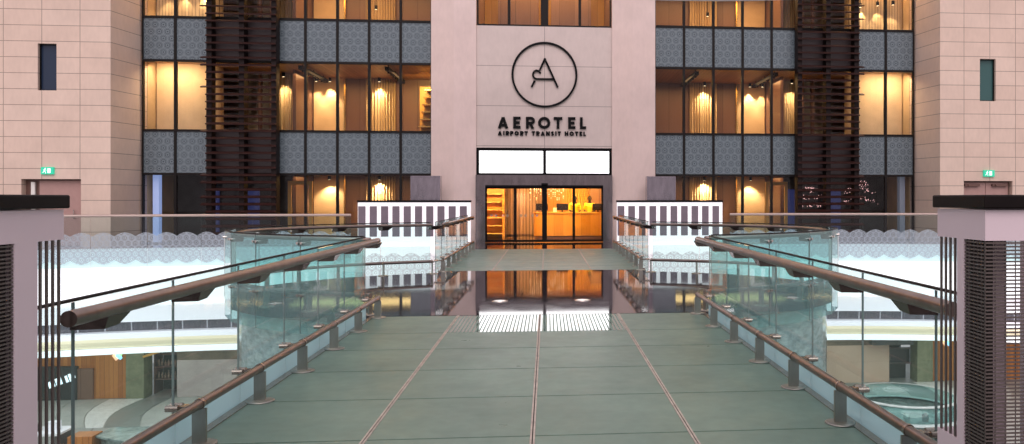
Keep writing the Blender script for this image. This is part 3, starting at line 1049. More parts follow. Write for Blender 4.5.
for s in (-1, 1):
    sd = SIDE[s]
    for k, (za, zb) in enumerate(((0, 2.58), (4.02, 6.68), (8.1, 10.9))):
        st = STOREY[k]
        # tan wall panel with two washes, next to the louvres
        pa = thing('wall_panel', 'tan wall panel lit from above on the %s storey %s of the entrance' % (st, sd), 'wall panel', (s * 8.9, 34.6, za), 'lit wall panels')
        MB().box(s * 8.42, s * 9.66, 34.6, 34.7, za, zb).build('panel_face', M['tan'], pa)
        MB().box(s * 8.36, s * 8.42, 34.56, 34.7, za, zb).build('edge_strip', M['goldmetal'], pa)
        # curtain with one wash
        cu = MB()
        n = 40
        pts = [(s * 6.3 + s * 1.2 * i / n, 34.48 + .05 * math.sin(i * 1.57)) for i in range(n + 1)]
        cu.prism(pts + [(pts[-1][0], 34.66), (pts[0][0], 34.66)], 'z', za + .02, zb - .02, smooth=True)
        tag(cu.build('curtain', M['curtain'], origin=(s * 6.9, 34.55, za)), 'fluted pale curtain under a downlight, %s storey %s of the entrance' % (st, sd), 'curtain', 'lit curtains')
        c2 = MB()
        pts = [(s * 9.95 + s * 1.0 * i / n, 33.5 + .05 * math.sin(i * 1.57)) for i in range(n + 1)]
        if k:
            c2.prism(pts + [(pts[-1][0], 33.68), (pts[0][0], 33.68)], 'z', za + .02, zb - .02, smooth=True)
            tag(c2.build('curtain', M['curtain'], origin=(s * 10.45, 33.6, za)), 'fluted curtain just inside the louvre screen, %s storey %s of the entrance' % (st, sd), 'curtain', 'lit curtains')
        zc = zb - .0
        if k == 1:
            spot(s * 8.95, 34.40, zc, 'downlight over the tan panel, middle storey, %s of the entrance' % sd, 52, size=74)
            spot(s * 9.5, 34.38, zc, 'downlight beside the dividing wall, middle storey, %s of the entrance' % sd, 34, size=66)
            spot(s * 6.9, 34.24, zc, 'downlight over the pale curtain, middle storey, %s of the entrance' % sd, 60)
            spot(s * 10.45, 33.2, zc, 'downlight behind the louvre edge, middle storey, %s of the entrance' % sd, 36)
        elif k == 0:
            spot(s * 8.95, 34.3, zc, 'downlight over the tan panel, ground storey, %s of the entrance' % sd, 34, size=110)
            spot(s * 6.9, 34.27, zc, 'downlight over the pale curtain, ground storey, %s of the entrance' % sd, 70, size=112)
        else:
            for q, xq in enumerate((12.75, 13.35, 13.9)):
                spot(s * xq, (31.45, 31.15, 30.95)[q], 9.55, 'hanging downlight at top storey outer end, %s of the entrance, %s' % (sd, ('nearest the louvres', 'middle one', 'nearest the stone wall')[q]), 13, size=75)
            spot(s * 6.9, 33.6, 9.55, 'hanging downlight over the pale curtain, top storey, %s of the entrance' % sd, 60)
    # dark track lights running back from the glass
    for j, xt in enumerate((9.05, 5.9)):
        t = thing('track_light', 'black track light with spots under the wood ceiling, %s of the entrance, %s' % (sd, ('nearer the louvres', 'nearer the pillar')[j]), 'track light', (s * xt, 32.4, 6.5), 'track lights')
        MB().box(s * xt - .075, s * xt + .075, 30.7, 34.2, 6.44, 6.58).build('track', M['black'], t)
        for yy in (31.0, 32.4, 33.8):
            MB().tube([(s * xt, yy, 6.58), (s * xt, yy, 6.68)], .015, 8).build('hanger', M['black'], t)
        for q in range(6):
            yy = 31.0 + q * .5
            MB().lathe((s * xt, yy, 6.37), [(0.03, 0), (.035, .01), (.035, .07)], 10).build('spot_head', M['black'], t)
    # wall column strips seen through the louvres
    for j, xt in enumerate((10.9, 11.35, 11.9)):
        for k in (1, 2):
            za, zb = ((0, 2.58), (4.02, 6.68), (8.1, 10.9))[k]
            o = MB().lathe((s * xt, 33.2, za), [(.09, 0.02), (.09, zb - za - .02)], 12).build('column', M['brownwall'], origin=(s * xt, 33.2, za))
            tag(o, 'slim brown column behind the %s louvre screen, %s storey, %s from the pillar side' % (sd, STOREY[k], ORD[j]), 'column', 'slim brown columns')
    # ground storey: gilt doors beside the louvres, dark shop with a blue column
    t = thing('gilt_door', 'gold framed glass door on the ground storey, beside the %s louvre screen' % sd, 'door', (s * 9.3, 31.6, 0), 'gilt doors')
    xa, xb = sorted((s * 8.85, s * 9.75))
    f = MB().box(xa, xa + .12, 31.5, 31.62, 0, 2.3).box(xb - .12, xb, 31.5, 31.62, 0, 2.3).box(xa + .12, xb - .12, 31.5, 31.62, 2.16, 2.3).box(xa + .12, xb - .12, 31.5, 31.62, 0, .15)
    f.build('frame', M['goldleaf'], t)
    MB().box(xa + .12, xb - .12, 31.55, 31.57, .15, 2.16).build('pane', M['door_pane'], t)
    MB().tube([(xa + .18, 31.44, .9), (xa + .18, 31.44, 1.3)], .02).box(xa + .165, xa + .195, 31.44, 31.5, .92, .95).build('handle', M['goldmetal'], t)
    struct(MB().box(s * 9.84, s * 14.42, 33.0, 33.1, 0, 2.58).build('wall_shop_%s' % sd, M['shopdark']))
    o = MB().box(s * 13.98, s * 14.2, 30.5, 30.75, 0, 2.5).build('lit_column', M['blueglow'] if s < 0 else M['bluegrey'], origin=(s * 14.09, 30.6, 0), bevel=0.02)
    tag(o, 'narrow bluish lit column at the outer end of the ground storey, %s of the entrance' % sd, 'column')
    for j, (xt, w) in enumerate(((11.2, .25), (12.6, .16)) if s < 0 else ((10.0, .22), (11.9, .2))):
        t = thing('screen_totem', 'dim blue upright screen in the dark %s shop, %s' % (sd, ('nearer the entrance', 'farther from the entrance')[j]), 'screen', (s * xt, 31.9, 0))
        MB().box(s * xt - w, s * xt + w, 31.9, 32.0, .2, 2.0).build('display', M['bluedim'], t)
        MB().box(s * xt - w - .03, s * xt + w + .03, 31.86, 32.04, 0, .2).build('base', M['black'], t)

# gold shelves at the pillar end of the left middle storey
t = thing('shelf_unit', 'lit golden shelf unit at the pillar end of the middle storey', 'shelf', (-4.75, 33.6, 4.02))
MB().box(-5.2, -4.3, 34.0, 34.1, 4.05, 6.3).build('back_panel', M['goldleaf'], t)
for q in range(7):
    MB().box(-5.2 + .05 * q, -4.3, 33.3, 34.0, 4.25 + q * .3, 4.29 + q * .3).build('shelf', M['goldmetal'], t)
lamp('shelf_light', 'AREA', (-4.9, 32.6, 6.3), 60, (1, .65, .2), (math.radians(40), 0, 0), shape='RECTANGLE', size=.6, size_y=.3)

# room over the sign
struct(MB().box(-2.5, 2.5, 33.8, 33.95, 7.95, 11).build('wall_sign_storey', M['gold']))
for s in (-1, 1):
    struct(MB().box(s * 2.5, s * 2.62, 30.42, 33.8, 7.95, 10.9).build('wall_sign_storey_' + SIDE[s], M['brownwall']))
struct(MB().box(-2.5, 2.5, 30.3, 34.0, 7.8, 7.95).build('floor_sign_storey', M['carpet']))
struct(MB().box(-2.5, 2.5, 30.3, 34.0, 10.9, 11.1).build('ceiling_sign_storey', M['ceilwood']))
for s in (-1, 1):
    spot(s * 1.2, 33.4, 9.05, 'short black hanging downlight in the window above the sign, %s one' % SIDE[s], 45)
    t = MB().box(s * .25, s * 1.9, 33.0, 33.12, 8.5, 10.9)
    tag(t.build('ceiling_baffle', M['brownwall'], origin=(s * 1.08, 33.06, 8.5)), 'dark brown baffle hanging in the window above the emblem, %s half' % SIDE[s], 'baffle', 'hanging baffles')

# ================================================================ lobby
struct(MB().box(-2.9, 3.4, 36.6, 36.8, 0, 2.62).build('wall_lobby', M['gold']))
struct(MB().box(-3.1, -2.9, 31.0, 36.6, 0, 2.62).build('wall_lobby_left', M['goldleaf']))
struct(MB().box(3.4, 3.6, 31.0, 36.6, 0, 2.62).build('wall_lobby_right', M['gold']))
struct(MB().box(-2.9, 3.4, 30.4, 36.6, 2.58, 2.7).build('ceiling_lobby', M['tan']))
# shelf wall on the left
t = thing('display_shelf', 'golden wall shelf seen through the leftmost entrance door', 'shelf', (-2.2, 34.0, 0))
MB().box(-2.9, -1.75, 34.2, 34.3, 0, 2.4).build('back_panel', M['goldleaf'], t)
for q in range(7):
    MB().box(-2.88, -1.77, 33.8, 34.2, .14 + q * .33, .175 + q * .33).build('shelf', M['shelfgold'], t)
MB().box(-1.77, -1.7, 33.78, 34.3, 0, 2.4).build('side_panel', M['goldleaf'], t)
# slatted wall
o = MB()
for q in range(19):
    xx = -1.80 + q * .095
    o.box(xx, xx + .055, 35.4, 35.5, .05, 2.56)
o.box(-1.84, .02, 35.5, 35.56, .0, 2.57)
tag(o.build('slat_screen', M['slatwall'], origin=(-.8, 35.45, 0)), 'tall mauve-brown slatted screen at the left of the lobby', 'screen')
spot(-1.0, 35.1, 2.58, 'bright downlight over the slatted lobby screen', 22, (1, .8, .6), 80)
# reception desk with a rounded left end
pts = [(-.45, 33.55)]
for i in range(9):
    a = PI + PI / 2 * i / 8
    pts.append((-.1 + .35 * math.cos(a), 33.2 + .35 * math.sin(a)))
pts += [(2.9, 32.85), (2.9, 33.5)]
t = thing('reception_desk', 'golden wooden reception desk with a rounded end inside the entrance', 'desk', (1.2, 33.2, 0))
MB().prism(pts, 'z', .1, 1.02, smooth=True).build('front', M['gold'], t)
ptb = [(a + (.04 if a < 1 else 0), b + (.03 if b < 33.2 else 0)) for a, b in pts]
MB().prism(ptb, 'z', 0, .1).build('plinth', M['doorframe'], t)
ptt = [(a - (.04 if a < 0 else -.03), b - (.04 if b < 33.2 else -.03)) for a, b in pts]
MB().prism(ptt, 'z', 1.02, 1.07).build('top', M['goldleaf'], t)
for i, (xx, lab) in enumerate(((-.12, 'black monitor at the rounded left end of the reception desk'), (.72, 'black monitor left of the receptionists, white paper beside it'), (2.2, 'black monitor at the right end of the reception desk'))):
    t = thing('monitor', lab, 'monitor', (xx, 33.2, 1.07), 'monitors on the desk')
    MB().box(xx - .24, xx + .24, 33.18, 33.22, 1.14, 1.42).build('display', M['screen'], t, bevel=.008)
    MB().box(xx - .03, xx + .03, 33.2, 33.23, 1.08, 1.2).build('neck', M['screen'], t)
    MB().box(xx - .12, xx + .12, 33.12, 33.3, 1.07, 1.085).build('base', M['screen'], t)
o = MB().obox((.42, 33.12, 1.16), (1, 0, 0), (0, .3, .95), (0, -.95, .3), .07, .09, .004)
tag(o.build('notice', M['paper'], origin=(.42, 33.12, 1.07)), 'small white notice standing on the desk beside the middle monitor', 'notice')
# crystal bead strings
b = MB()
rnd = random.Random(11)
for i in range(17):
    xx = -.62 + i * .088
    yy = 34.4 + rnd.uniform(-.2, .2)
    L = rnd.uniform(.7, 1.25)
    z = 2.55
    while z > 2.55 - L:
        if rnd.random() < .55:
            b.ball((xx, yy, z), rnd.uniform(.012, .026), nu=6, nv=4)
        z -= .075
tag(b.build('bead_curtain', M['bead'], origin=(.05, 34.4, 1.3)), 'sparkling crystal bead strings hanging in the middle of the lobby', 'bead curtain', kind='stuff')
# gold curtains at right back
cu = MB()
pts = [(.95 + 1.6 * i / 60, 36.2 + .05 * math.sin(i * 1.3)) for i in range(61)]
cu.prism(pts + [(2.55, 36.4), (.95, 36.4)], 'z', .02, 2.56, smooth=True)
tag(cu.build('curtain', M['curtaingold'], origin=(1.7, 36.3, 0)), 'golden pleated curtain on the lobby wall behind the receptionists', 'curtain')
o = MB().box(2.0, 2.9, 35.6, 35.7, 1.2, 2.2)
tag(o.build('wall_board', M['brownwall'], origin=(2.45, 35.65, 1.2)), 'brown board on the lobby wall above the right-hand monitor', 'board')


# receptionists
def receptionist(x, y, turn, label, lean):
    t = thing('person', label, 'person', (x, y, 0), 'receptionists behind the desk')
    t.rotation_euler = (0, 0, turn)
    # one connected skeleton grown with a skin surface
    P = [((0, 0, .92), .13, .11), ((0, -.01, 1.12), .13, .10), ((0, -lean * .5, 1.30), .155, .105), ((0, -lean, 1.40), .11, .08),
         ((0, -lean - .01, 1.47), .05, .05), ((0, -lean - .025, 1.55), .07, .08), ((0, -lean - .03, 1.63), .075, .09), ((0, -lean - .02, 1.69), .055, .065)]
    E_ = [(i, i + 1) for i in range(7)]
    def chain(start, pts):
        a = start
        for p in pts:
            P.append(p); E_.append((a, len(P) - 1)); a = len(P) - 1
        return a
    hands = []
    for sg in (-1, 1):
        chain(0, [((sg * .09, 0, .82), .095, .095), ((sg * .1, -.01, .48), .062, .062), ((sg * .1, .02, .1), .042, .042), ((sg * .11, -.1, .045), .04, .03)])
        a = chain(3, [((sg * .17, -lean, 1.38), .06, .06), ((sg * .23, -lean + .02, 1.13), .045, .045), ((sg * .16, -.30, 1.08), .034, .034), ((sg * .13, -.37, 1.095), .036, .02)])
        for q in range(4):
            off = (q - 1.5) * .02
            chain(a, [((sg * .13 + off, -.42, 1.10), .0095, .0095), ((sg * .13 + off, -.455 + abs(q - 1.3) * .008, 1.085), .008, .008)])
        chain(a, [((sg * .13 - sg * .045, -.385, 1.095), .010, .010), ((sg * .13 - sg * .06, -.41, 1.09), .008, .008)])
    me = bpy.data.meshes.new('body')
    me.from_pydata([p[0] for p in P], E_, [])
    o = bpy.data.objects.new('body', me)
    COL.objects.link(o)
    o.parent = t
    me.materials.append(M['skin'])
    sk = o.modifiers.new('skin', 'SKIN')
    for i, p in enumerate(P):
        sv = me.skin_vertices[0].data[i]
        sv.radius = (p[1], p[2])
        sv.use_root = (i == 0)
    sk.use_smooth_shade = True
    sb = o.modifiers.new('sub', 'SUBSURF'); sb.levels = 1; sb.render_levels = 1
    def loc_part(mb, name, mat):
        q = mb.build(name, mat, origin=(0, 0, 0)); q.parent = t; return q
    # shirt: grown the same way over torso and upper arms, a little fuller than the body
    SP = [((0, 0, .86), .165, .125), ((0, 0, 1.0), .16, .125), ((0, -.01, 1.15), .165, .125), ((0, -lean * .6, 1.30), .185, .155), ((0, -lean, 1.40), .135, .125), ((0, -lean, 1.45), .075, .085)]
    SE = [(i, i + 1) for i in range(5)]
    for sg in (-1, 1):
        k0 = 4
        for p in (((sg * .175, -lean, 1.375), .078, .078), ((sg * .215, -lean + .01, 1.26), .066, .066), ((sg * .235, -lean + .02, 1.13), .06, .06)):
            SP.append(p); SE.append((k0, len(SP) - 1)); k0 = len(SP) - 1
    sm_ = bpy.data.meshes.new('shirt')
    sm_.from_pydata([p[0] for p in SP], SE, [])
    so = bpy.data.objects.new('shirt', sm_)
    COL.objects.link(so)
    so.parent = t
    sm_.materials.append(M['shirt'])
    sk2 = so.modifiers.new('skin', 'SKIN')
    sk2.use_smooth_shade = True
    for i, p in enumerate(SP):
        sm_.skin_vertices[0].data[i].radius = (p[1], p[2])
        sm_.skin_vertices[0].data[i].use_root = (i == 0)
    sb2 = so.modifiers.new('sub', 'SUBSURF'); sb2.levels = 2; sb2.render_levels = 2
    tr = MB()
    tr.lathe((0, 0, 0), [(.14, .8), (.155, .88), (.15, .93)], 16)
    for sg in (-1, 1):
        tr.tube([(sg * .08, 0, .88), (sg * .1, -.01, .48), (sg * .1, .02, .09)], [.11, .078, .065], 12)
    loc_part(tr, 'trousers', M['trousers'])
    cz, cy = 1.625, -lean - .03
    hr = MB()
    vs, fs = [], []
    n, m = 16, 7
    for j in range(m + 1):
        ph = j / m * 1.75
        for k in range(n):
            a = 2 * PI * k / n
            back = 1.0 if math.sin(a) > -.2 else max(.15, 1 - (ph / 1.75) * .75)
            pp = ph * back
            vs.append((.088 * math.sin(pp) * math.cos(a), cy + .012 + .104 * math.sin(pp) * math.sin(a), cz + .118 * math.cos(pp)))
    for j in range(m):
        for k in range(n):
            fs.append((j * n + k, j * n + (k + 1) % n, (j + 1) * n + (k + 1) % n, (j + 1) * n + k))
    hr.add(vs, fs, 0, True)
    loc_part(hr, 'hair', M['hair'])
    ey = MB()
    for sg in (-1, 1):
        ey.ball((sg * .03, cy - .079, cz - .01), .009, nu=8, nv=6)
        ey.ball((sg * .03, cy - .0855, cz - .01), .0045, mi=1, nu=8, nv=6)
    loc_part(ey, 'eyes', [M['eyewhite'], M['hair']])
    fc = MB()
    fc.prism([(cy - .108, cz - .045), (cy - .085, cz - .05), (cy - .085, cz), (cy - .095, cz - .005)], 'x', -.011, .011)
    for sg in (-1, 1):
        fc.ball((sg * .082, cy + .005, cz - .02), .03, sx=.35, sy=.6, sz=1)
    loc_part(fc, 'nose_and_ears', M['skin'])
    mo = MB().box(-.024, .024, cy - .094, cy - .08, cz - .083, cz - .073)
    loc_part(mo, 'mouth', M['trousers'])


receptionist(1.26, 34.0, .15, 'receptionist in a yellow shirt behind the desk, left of the two', .06)
receptionist(1.90, 34.02, -.1, 'receptionist in a yellow shirt behind the desk, right of the two', .02)

# fairy lights in the dark shop on the right
for j, (cx, w, zs) in enumerate(((11.0, .65, ((2.0, .25), (1.65, .6), (1.3, .7))), (13.05, .75, ((2.3, .3), (2.1, .6), (1.7, .7))))):
    b = MB()
    rnd = random.Random(20 + j)
    for zc, ww in zs:
        for q in range(46):
            tt = rnd.uniform(-1, 1)
            sag = (-.35 if j else .12) * abs(tt) * ww
            b.ball((cx + tt * w * ww / .7, 32.3 + rnd.uniform(-.2, .2), zc + sag + rnd.gauss(0, .045)), rnd.uniform(.006, .014), nu=6, nv=4)
    for q in range(6):
        xx = cx - w + 2 * w * q / 5
        b.tube([(xx, 32.3, .8), (xx, 32.3, 2.58)], .004, 5, mi=1)
    tag(b.build('fairy_lights', [M['fairy'], M['black']], origin=(cx, 32.3, .8)), 'tangle of pinkish fairy lights in the dark shop window, %s' % ('on the side nearer the entrance', 'under a gable shape near the outer wall')[j], 'string lights', kind='stuff')

# ================================================================ bridge
DX = [-2.31, -1.15, -0.01, 1.10, 2.31]


def deck(name, ys, first_rib, label):
    b = MB()
    for r in range(len(ys) - 1):
        for c in range(4):
            g = .022
            b.box(DX[c] + .018, DX[c + 1] - .018, ys[r] + g / 2, ys[r + 1] - g / 2, -.035, 0.0, 1 if (first_rib and r == len(ys) - 2 and c in (1, 2)) else 0)
    o = struct(b.build(name, [M['deck'], M['deck_rib']]))
    u = MB().box(DX[0], DX[-1], ys[0], ys[-1], -.16, -.036)
    u.build('sub_deck', M['joint_dark'], o)
    for x in DX[1:-1]:
        MB().box(x - .017, x - .004, ys[0], ys[-1], -.036, 0.004).box(x + .004, x + .017, ys[0], ys[-1], -.036, .004).build('joint_strip', M['joint'], o)
    for x in (DX[0], DX[-1]):
        sgn = -1 if x < 0 else 1
        MB().box(x - .018 * sgn, x + .05 * sgn, ys[0], ys[-1], -.2, .006).build('edge_trim', M['steel'], o)
    return o


ysn = [-3.4, -2.27, -1.14, -.01, 1.12, 2.22, 3.33, 4.45, 5.58, 6.70, 7.80, 8.88, 9.95, 11.38]
deck('floor_bridge', ysn, True, '')
ysf = [18.35, 19.46, 20.57, 21.68, 22.79, 23.9, 25.0, 26.05]
deck('floor_far_bridge', ysf, False, '')

# round landing between the bridges
EA, EB, EY = 5.35, 3.6, 14.65


def ell(a, da=0.0):
    return ((EA + da) * math.cos(a), EY + (EB + da) * math.sin(a))


top = []
a0 = math.asin((11.40 - EY) / EB)       # where the near deck meets the ellipse
ang_r0 = a0
N = 28
# right arc from near corner to far corner, then left arc back
b0 = math.asin((17.90 - EY) / EB)
arcR = [ell(a0 + (b0 - a0) * i / N) for i in range(N + 1)]
arcL = [(-x, y) for x, y in reversed(arcR)]
land = arcR + [(2.31, 18.35), (-2.31, 18.35)] + arcL
struct(MB().prism(land, 'z', -.12, 0.0).build('floor_landing', M['granite']))
drum = MB()
inner = [(x * .97, EY + (y - EY) * .97) for x, y in land]
n = len(inner)
drum.prism(inner, 'z', -2.3, -.12, smooth=False)
do = struct(drum.build('trim_72', M['drum']))
# floor uplights
for i, x in enumerate((-.66, .66)):
    t = thing('floor_uplight', 'small round inset floor light on the black landing, %s one' % ('left', 'right')[i], 'floor light', (x, 12.9, 0), 'inset floor lights')
    MB().lathe((x, 12.9, 0), [(.13, 0.0), (.13, .008), (.10, .012), (.10, 0.006)], 24, caps=False).build('rim', M['chrome'], t)
    MB().lathe((x, 12.9, 0.001), [(.1, 0), (.1, .007)], 24).build('lens', M['uplight'], t)


# ------------------------------------------------------------- balustrades
def balustrade(label, pts, inward, group, glassmat, zb=-.25, ztop=1.10, handrail=True, bumper=True, fine=None, cap_r=.010,
               hr_r=.041, zh=1.06, inset=.17, thick=.012, brackets=True, capmat=None, lead=0.0, kick=False, near=99, farmat=None):
    """pts: panel joints along the glass line; inward: unit normals to the walking side at each joint"""
    mid = pts[len(pts) // 2]
    t = thing('glass_balustrade', label, 'balustrade', (mid[0], mid[1], 0), group)
    P = [Vector((a, b, 0)) for a, b in pts]
    Nn = [Vector((a, b, 0)).normalized() for a, b in inward]
    Z = Vector((0, 0, 1))
    for i in range(len(P) - 1):
        d = (P[i + 1] - P[i]); L = d.length; d.normalize()
        nrm = Vector((-d.y, d.x, 0))
        c = (P[i] + P[i + 1]) / 2 + Z * (zb + ztop) / 2
        g = MB()
        hx, hy, hz = L / 2 - .006, thick / 2, (ztop - zb) / 2
        g.obox(c, d, nrm, Z, hx, hy, hz, 0)
        # the narrow end faces show the darker glass edge
        g.mi[3] = 1; g.mi[5] = 1
        if kick:
            MB().obox((P[i] + P[i + 1]) / 2 + Nn[i] * .012 + Z * -.07, d, nrm, Z, hx, .003, .22).build('frosted_band', M['frostband'], t)
        g.build('glass_panel', [glassmat if i < near else farmat, M['rail_edge']], t)
    MB().tube([q + Z * (ztop + .012) for q in P], cap_r, 8).build('cap_rail', capmat or M['mullion'], t)
    hp = [q + n * inset for q, n in zip(P, Nn)]
    if handrail:
        MB().tube([hp[0] - (hp[1] - hp[0]).normalized() * lead + Z * zh] + [q + Z * zh for q in hp[1 if lead else 0:]], hr_r, 16).build('handrail', M['handrail'], t)
        for i, (q, n) in enumerate(zip(P, Nn)):
            if lead and i == 0:
                continue
            tt = Vector((-n.y, n.x, 0))
            if i == 0:
                d = (P[1] - P[0]).normalized()
            else:
                d = (P[i] - P[i - 1]).normalized()
            br = MB()
            # wing shaped plate under the tube, reaching back to the glass clamp
            h = q + n * inset
            a_ = .22
            for sd_ in (1,):
                vs = [h + Z * (zh - hr_r + .01) - d * .02 + n * .02, h + Z * (zh - hr_r + .01) + d * a_ + n * .02, h + Z * (zh - .095) + d * (a_ * .55) + n * .0, h + Z * (zh - .10) - d * .02 + n * .0,
                      q + Z * (zh - .02) - d * .05 + n * .012, q + Z * (zh - .02) + d * .06 + n * .012, q + Z * (zh - .10) + d * .06 + n * .012, q + Z * (zh - .10) - d * .05 + n * .012]
                br.add(vs, [(0, 1, 2, 3), (4, 7, 6, 5), (0, 4, 5, 1), (1, 5, 6, 2), (2, 6, 7, 3), (3, 7, 4, 0)])
            bo = br.build('bracket', M['bracket'], t)
            cl = MB()
            for o_ in (-.035, .035):
                cl.tube([q + Z * (zh - .06) + d * o_ - n * .03, q + Z * (zh - .06) + d * o_ + n * .04], .02, 10)
            cl.build('clamp', M['chrome'], bo)
    if bumper:
        MB().tube([q + Z * .27 for q in hp], .032, 14).build('bumper_rail', M['handrail'], t)
        for i, (q, n) in enumerate(zip(P, Nn)):
            if lead and i == 0:
                continue
            d = (P[min(i + 1, len(P) - 1)] - P[max(i - 1, 0)]).normalized()
            h = q + n * inset
            po_ = MB().obox(h + Z * .125, d, n, Z, .012, .045, .115).build('post', M['post'], t)
            MB().lathe(h, [(.11, 0.0), (.11, .008), (.1, .012), (.0, .012)], 20).build('base_plate', M['post'], po_)
            co = MB().tube([h + Z * .27 - d * .012, h + Z * .27 + d * .012], .038, 14)
            co.obox(h + Z * .25 - n * (inset / 2), d, n, Z, .035, inset / 2, .012)
            co.build('arm', M['steel'], po_)
            cl = MB()
            for o_ in (-.035, .035):
                cl.tube([q + Z * .25 + d * o_ - n * .03, q + Z * .25 + d * o_ + n * .05], .022, 10)
            cl.build('clamp', M['steel'], po_)
    return t


GXR = 2.40
for s in (-1, 1):
    y0_ = 4.46 if s < 0 else 4.58
    ynear = [4.12 if s < 0 else 4.06] + [y0_ + (11.26 - y0_) / 6 * i for i in range(7)]
    balustrade('glass balustrade with brown steel handrail along the %s side of the near bridge' % SIDE[s],
               [(s * GXR, y) for y in ynear], [(-s, 0)] * len(ynear), 'glass balustrades', M['rail_glass'], zb=-.3, lead=.001, kick=True)
    M_y = [18.2 + 1.05 * i for i in range(8)]
    balustrade('glass balustrade along the %s side of the far bridge by the entrance' % SIDE[s],
               [(s * GXR, y) for y in M_y], [(-s, 0)] * len(M_y), 'glass balustrades', M['rail_glass'], zb=-.2, hr_r=.031)
    # round landing
    NA = 10
    pp, nn_ = [], []
    for i in range(NA + 1):
        a = a0 + .03 + (b0 - a0 - .06) * i / NA
        x, y = ell(a, .03)
        nx, ny = -math.cos(a) / EA, -math.sin(a) / EB
        pp.append((s * x, y)); nn_.append((s * nx, ny))
    ringb = balustrade('curved teal glass balustrade round the %s end of the black landing' % SIDE[s], pp, nn_, 'glass balustrades',
               M['round_glass'], zb=-.3, hr_r=.031, near=5, farmat=M['rail_glass'])
    fin = MB().obox((s * (EA - .06), EY - .5, .5), (1, 0, 0), (0, 1, 0), (0, 0, 1), .085, .008, .52)
    fin.build('frosted_fin', M['frostfin'], ringb)
    # balustrade along the hotel floor edge
    ex = [6.55 + 1.6 * i for i in range(8)]
    pe = [(s * x, yedge(x) - .05) for x in ex]
    balustrade('long glass balustrade with printed lace band on the hotel floor edge, %s of the entrance' % SIDE[s], pe, [(0, 1)] * len(pe),
               'glass balustrades', M['edge_glass'], zb=-.6, handrail=False, bumper=False, cap_r=.045, ztop=1.06, capmat=M['palecap'])

# ------------------------------------------------------------- ventilation pedestals by the near bridge
def pedestal(s):
    sd = SIDE[s]
    if s > 0:
        xi, y0, y1, strip = 2.13, 3.57, 4.03, .065
    else:
        xi, y0, y1, strip = 2.235, 3.2, 4.09, .16
    xo = xi + .95
    t = thing('vent_pedestal', 'pale lilac ventilation pedestal with black top and wire grilles, %s of the near bridge' % sd, 'pedestal', (s * (xi + xo) / 2, (y0 + y1) / 2, 0), 'ventilation pedestals')
    X = lambda x: s * x
    ys = y1 - .20 if s > 0 else y1 - .20          # slot with the upright bars is beyond this
    zt, zs = 1.595, 1.45
    b = MB()
    b.box(X(xi), X(xo), y0, y1, zs, zt)                       # header
    b.box(X(xi), X(xo), y0, y1, 0.0, .06)                     # plinth
    b.box(X(xi), X(xi + .06), ys - strip, ys, .06, zs)        # inner jamb
    b.box(X(xi), X(xi + .12), ys, y1, .06, .45)               # sill block of the slot
    b.box(X(xi + .16), X(xi + .35), y1 - .05, y1, .06, zs)
    b.box(X(xi + .455), X(xo), y1 - .05, y1, .06, zs)
    b.box(X(xo - .05), X(xo), y0, y1 - .05, .06, zs)          # outer cheek
    b.build('body', M['lilac_paint'], t)
    MB().box(X(xi - .02), X(xo + .03), y0 - .03, y1 + .02, zt + .005, zt + .07).build('top', M['blackcap'], t, bevel=.008)
    # upright bars in the slot
    for q in range(4):
        yy = ys + .025 + q * .047
        MB().box(X(xi + .004), X(xi + .012), yy, yy + .014, .45, zs).build('bar', M['mesh'], t)
    # wire grille towards the bridge and towards the viewer
    g = MB()
    z = .07
    while z < zs - .005:
        g.box(X(xi + .004), X(xi + .010), y0 + .012, ys - strip, z, z + .0075)
        z += .0175
    for q in range(6):
        yy = y0 + .02 + q * (ys - strip - y0 - .03) / 5
        g.box(X(xi + .010), X(xi + .015), yy, yy + .003, .06, zs)
    g.build('grille', M['mesh'], t)
    g = MB()
    z = .07
    fx0 = xi + .004
    while z < zs - .005:
        g.box(X(fx0), X(xo - .05), y0 + .004, y0 + .010, z, z + .0075)
        z += .0175
    q = fx0
    while q < xo - .06:
        g.box(X(q), X(q + .003), y0 + .010, y0 + .015, .06, zs)
        q += .05
    g.build('grille', M['mesh'], t)
    # dark boxes standing in for shade in the hollow, gap left at the outer side
    c = MB()
    c.box(X(xi + .03), X(xi + .055), y0 + .03, ys - strip - .01, .06, zs)
    c.box(X(xi + .48), X(xo - .06), y0 + .1, y1 - .06, .06, zs)
    c.build('shade_core', M['mesh_dark'], t)


for s in (-1, 1):
    pedestal(s)
struct(MB().prism([(-4, -3.4), (-2.345, -3.4), (-2.345, 4.22), (-4, 4.22)], 'z', -.2, 0).build('floor_side_left', M['granite']))
struct(MB().prism([(4, -3.4), (2.345, -3.4), (2.345, 4.22), (4, 4.22)], 'z', -.2, 0).build('floor_side_right', M['granite']))

# ================================================================ concourse below
LZ, LY = -6.2, 33.0
struct(MB().box(-30, 30, -6, 40, LZ - .3, LZ).build('floor_concourse', M['concourse']))
struct(MB().box(-21, 21, 27.9, 33.3, -3.45, -3.4).build('ceiling_concourse', M['white']))
struct(MB().box(-21, -16.28, LY, LY + .2, LZ, -3.45).build('wall_wood', M['woodclad']))
struct(MB().box(-15.6, -14.45, LY + 1.4, LY + 1.6, LZ, -3.45).build('wall_shop_back', M['shopdark']))
struct(MB().box(-14.45, -6, LY, LY + .2, LZ, -4.75).build('wall_pink', M['pinkpanel']))
struct(MB().box(-14.45, -6, LY, LY + .2, -4.75, -3.45).build('wall_pink_header', M['concrete']))
struct(MB().box(-6, 6, LY, LY + .2, LZ, -3.45).build('wall_concourse', M['greenmarble']))
struct(MB().box(6, 14.65, LY, LY + .2, LZ, -4.62).build('wall_beige', M['beigepanel']))
struct(MB().box(6, 14.65, LY, LY + .2, -4.62, -3.45).build('wall_beige_header', M['concrete']))
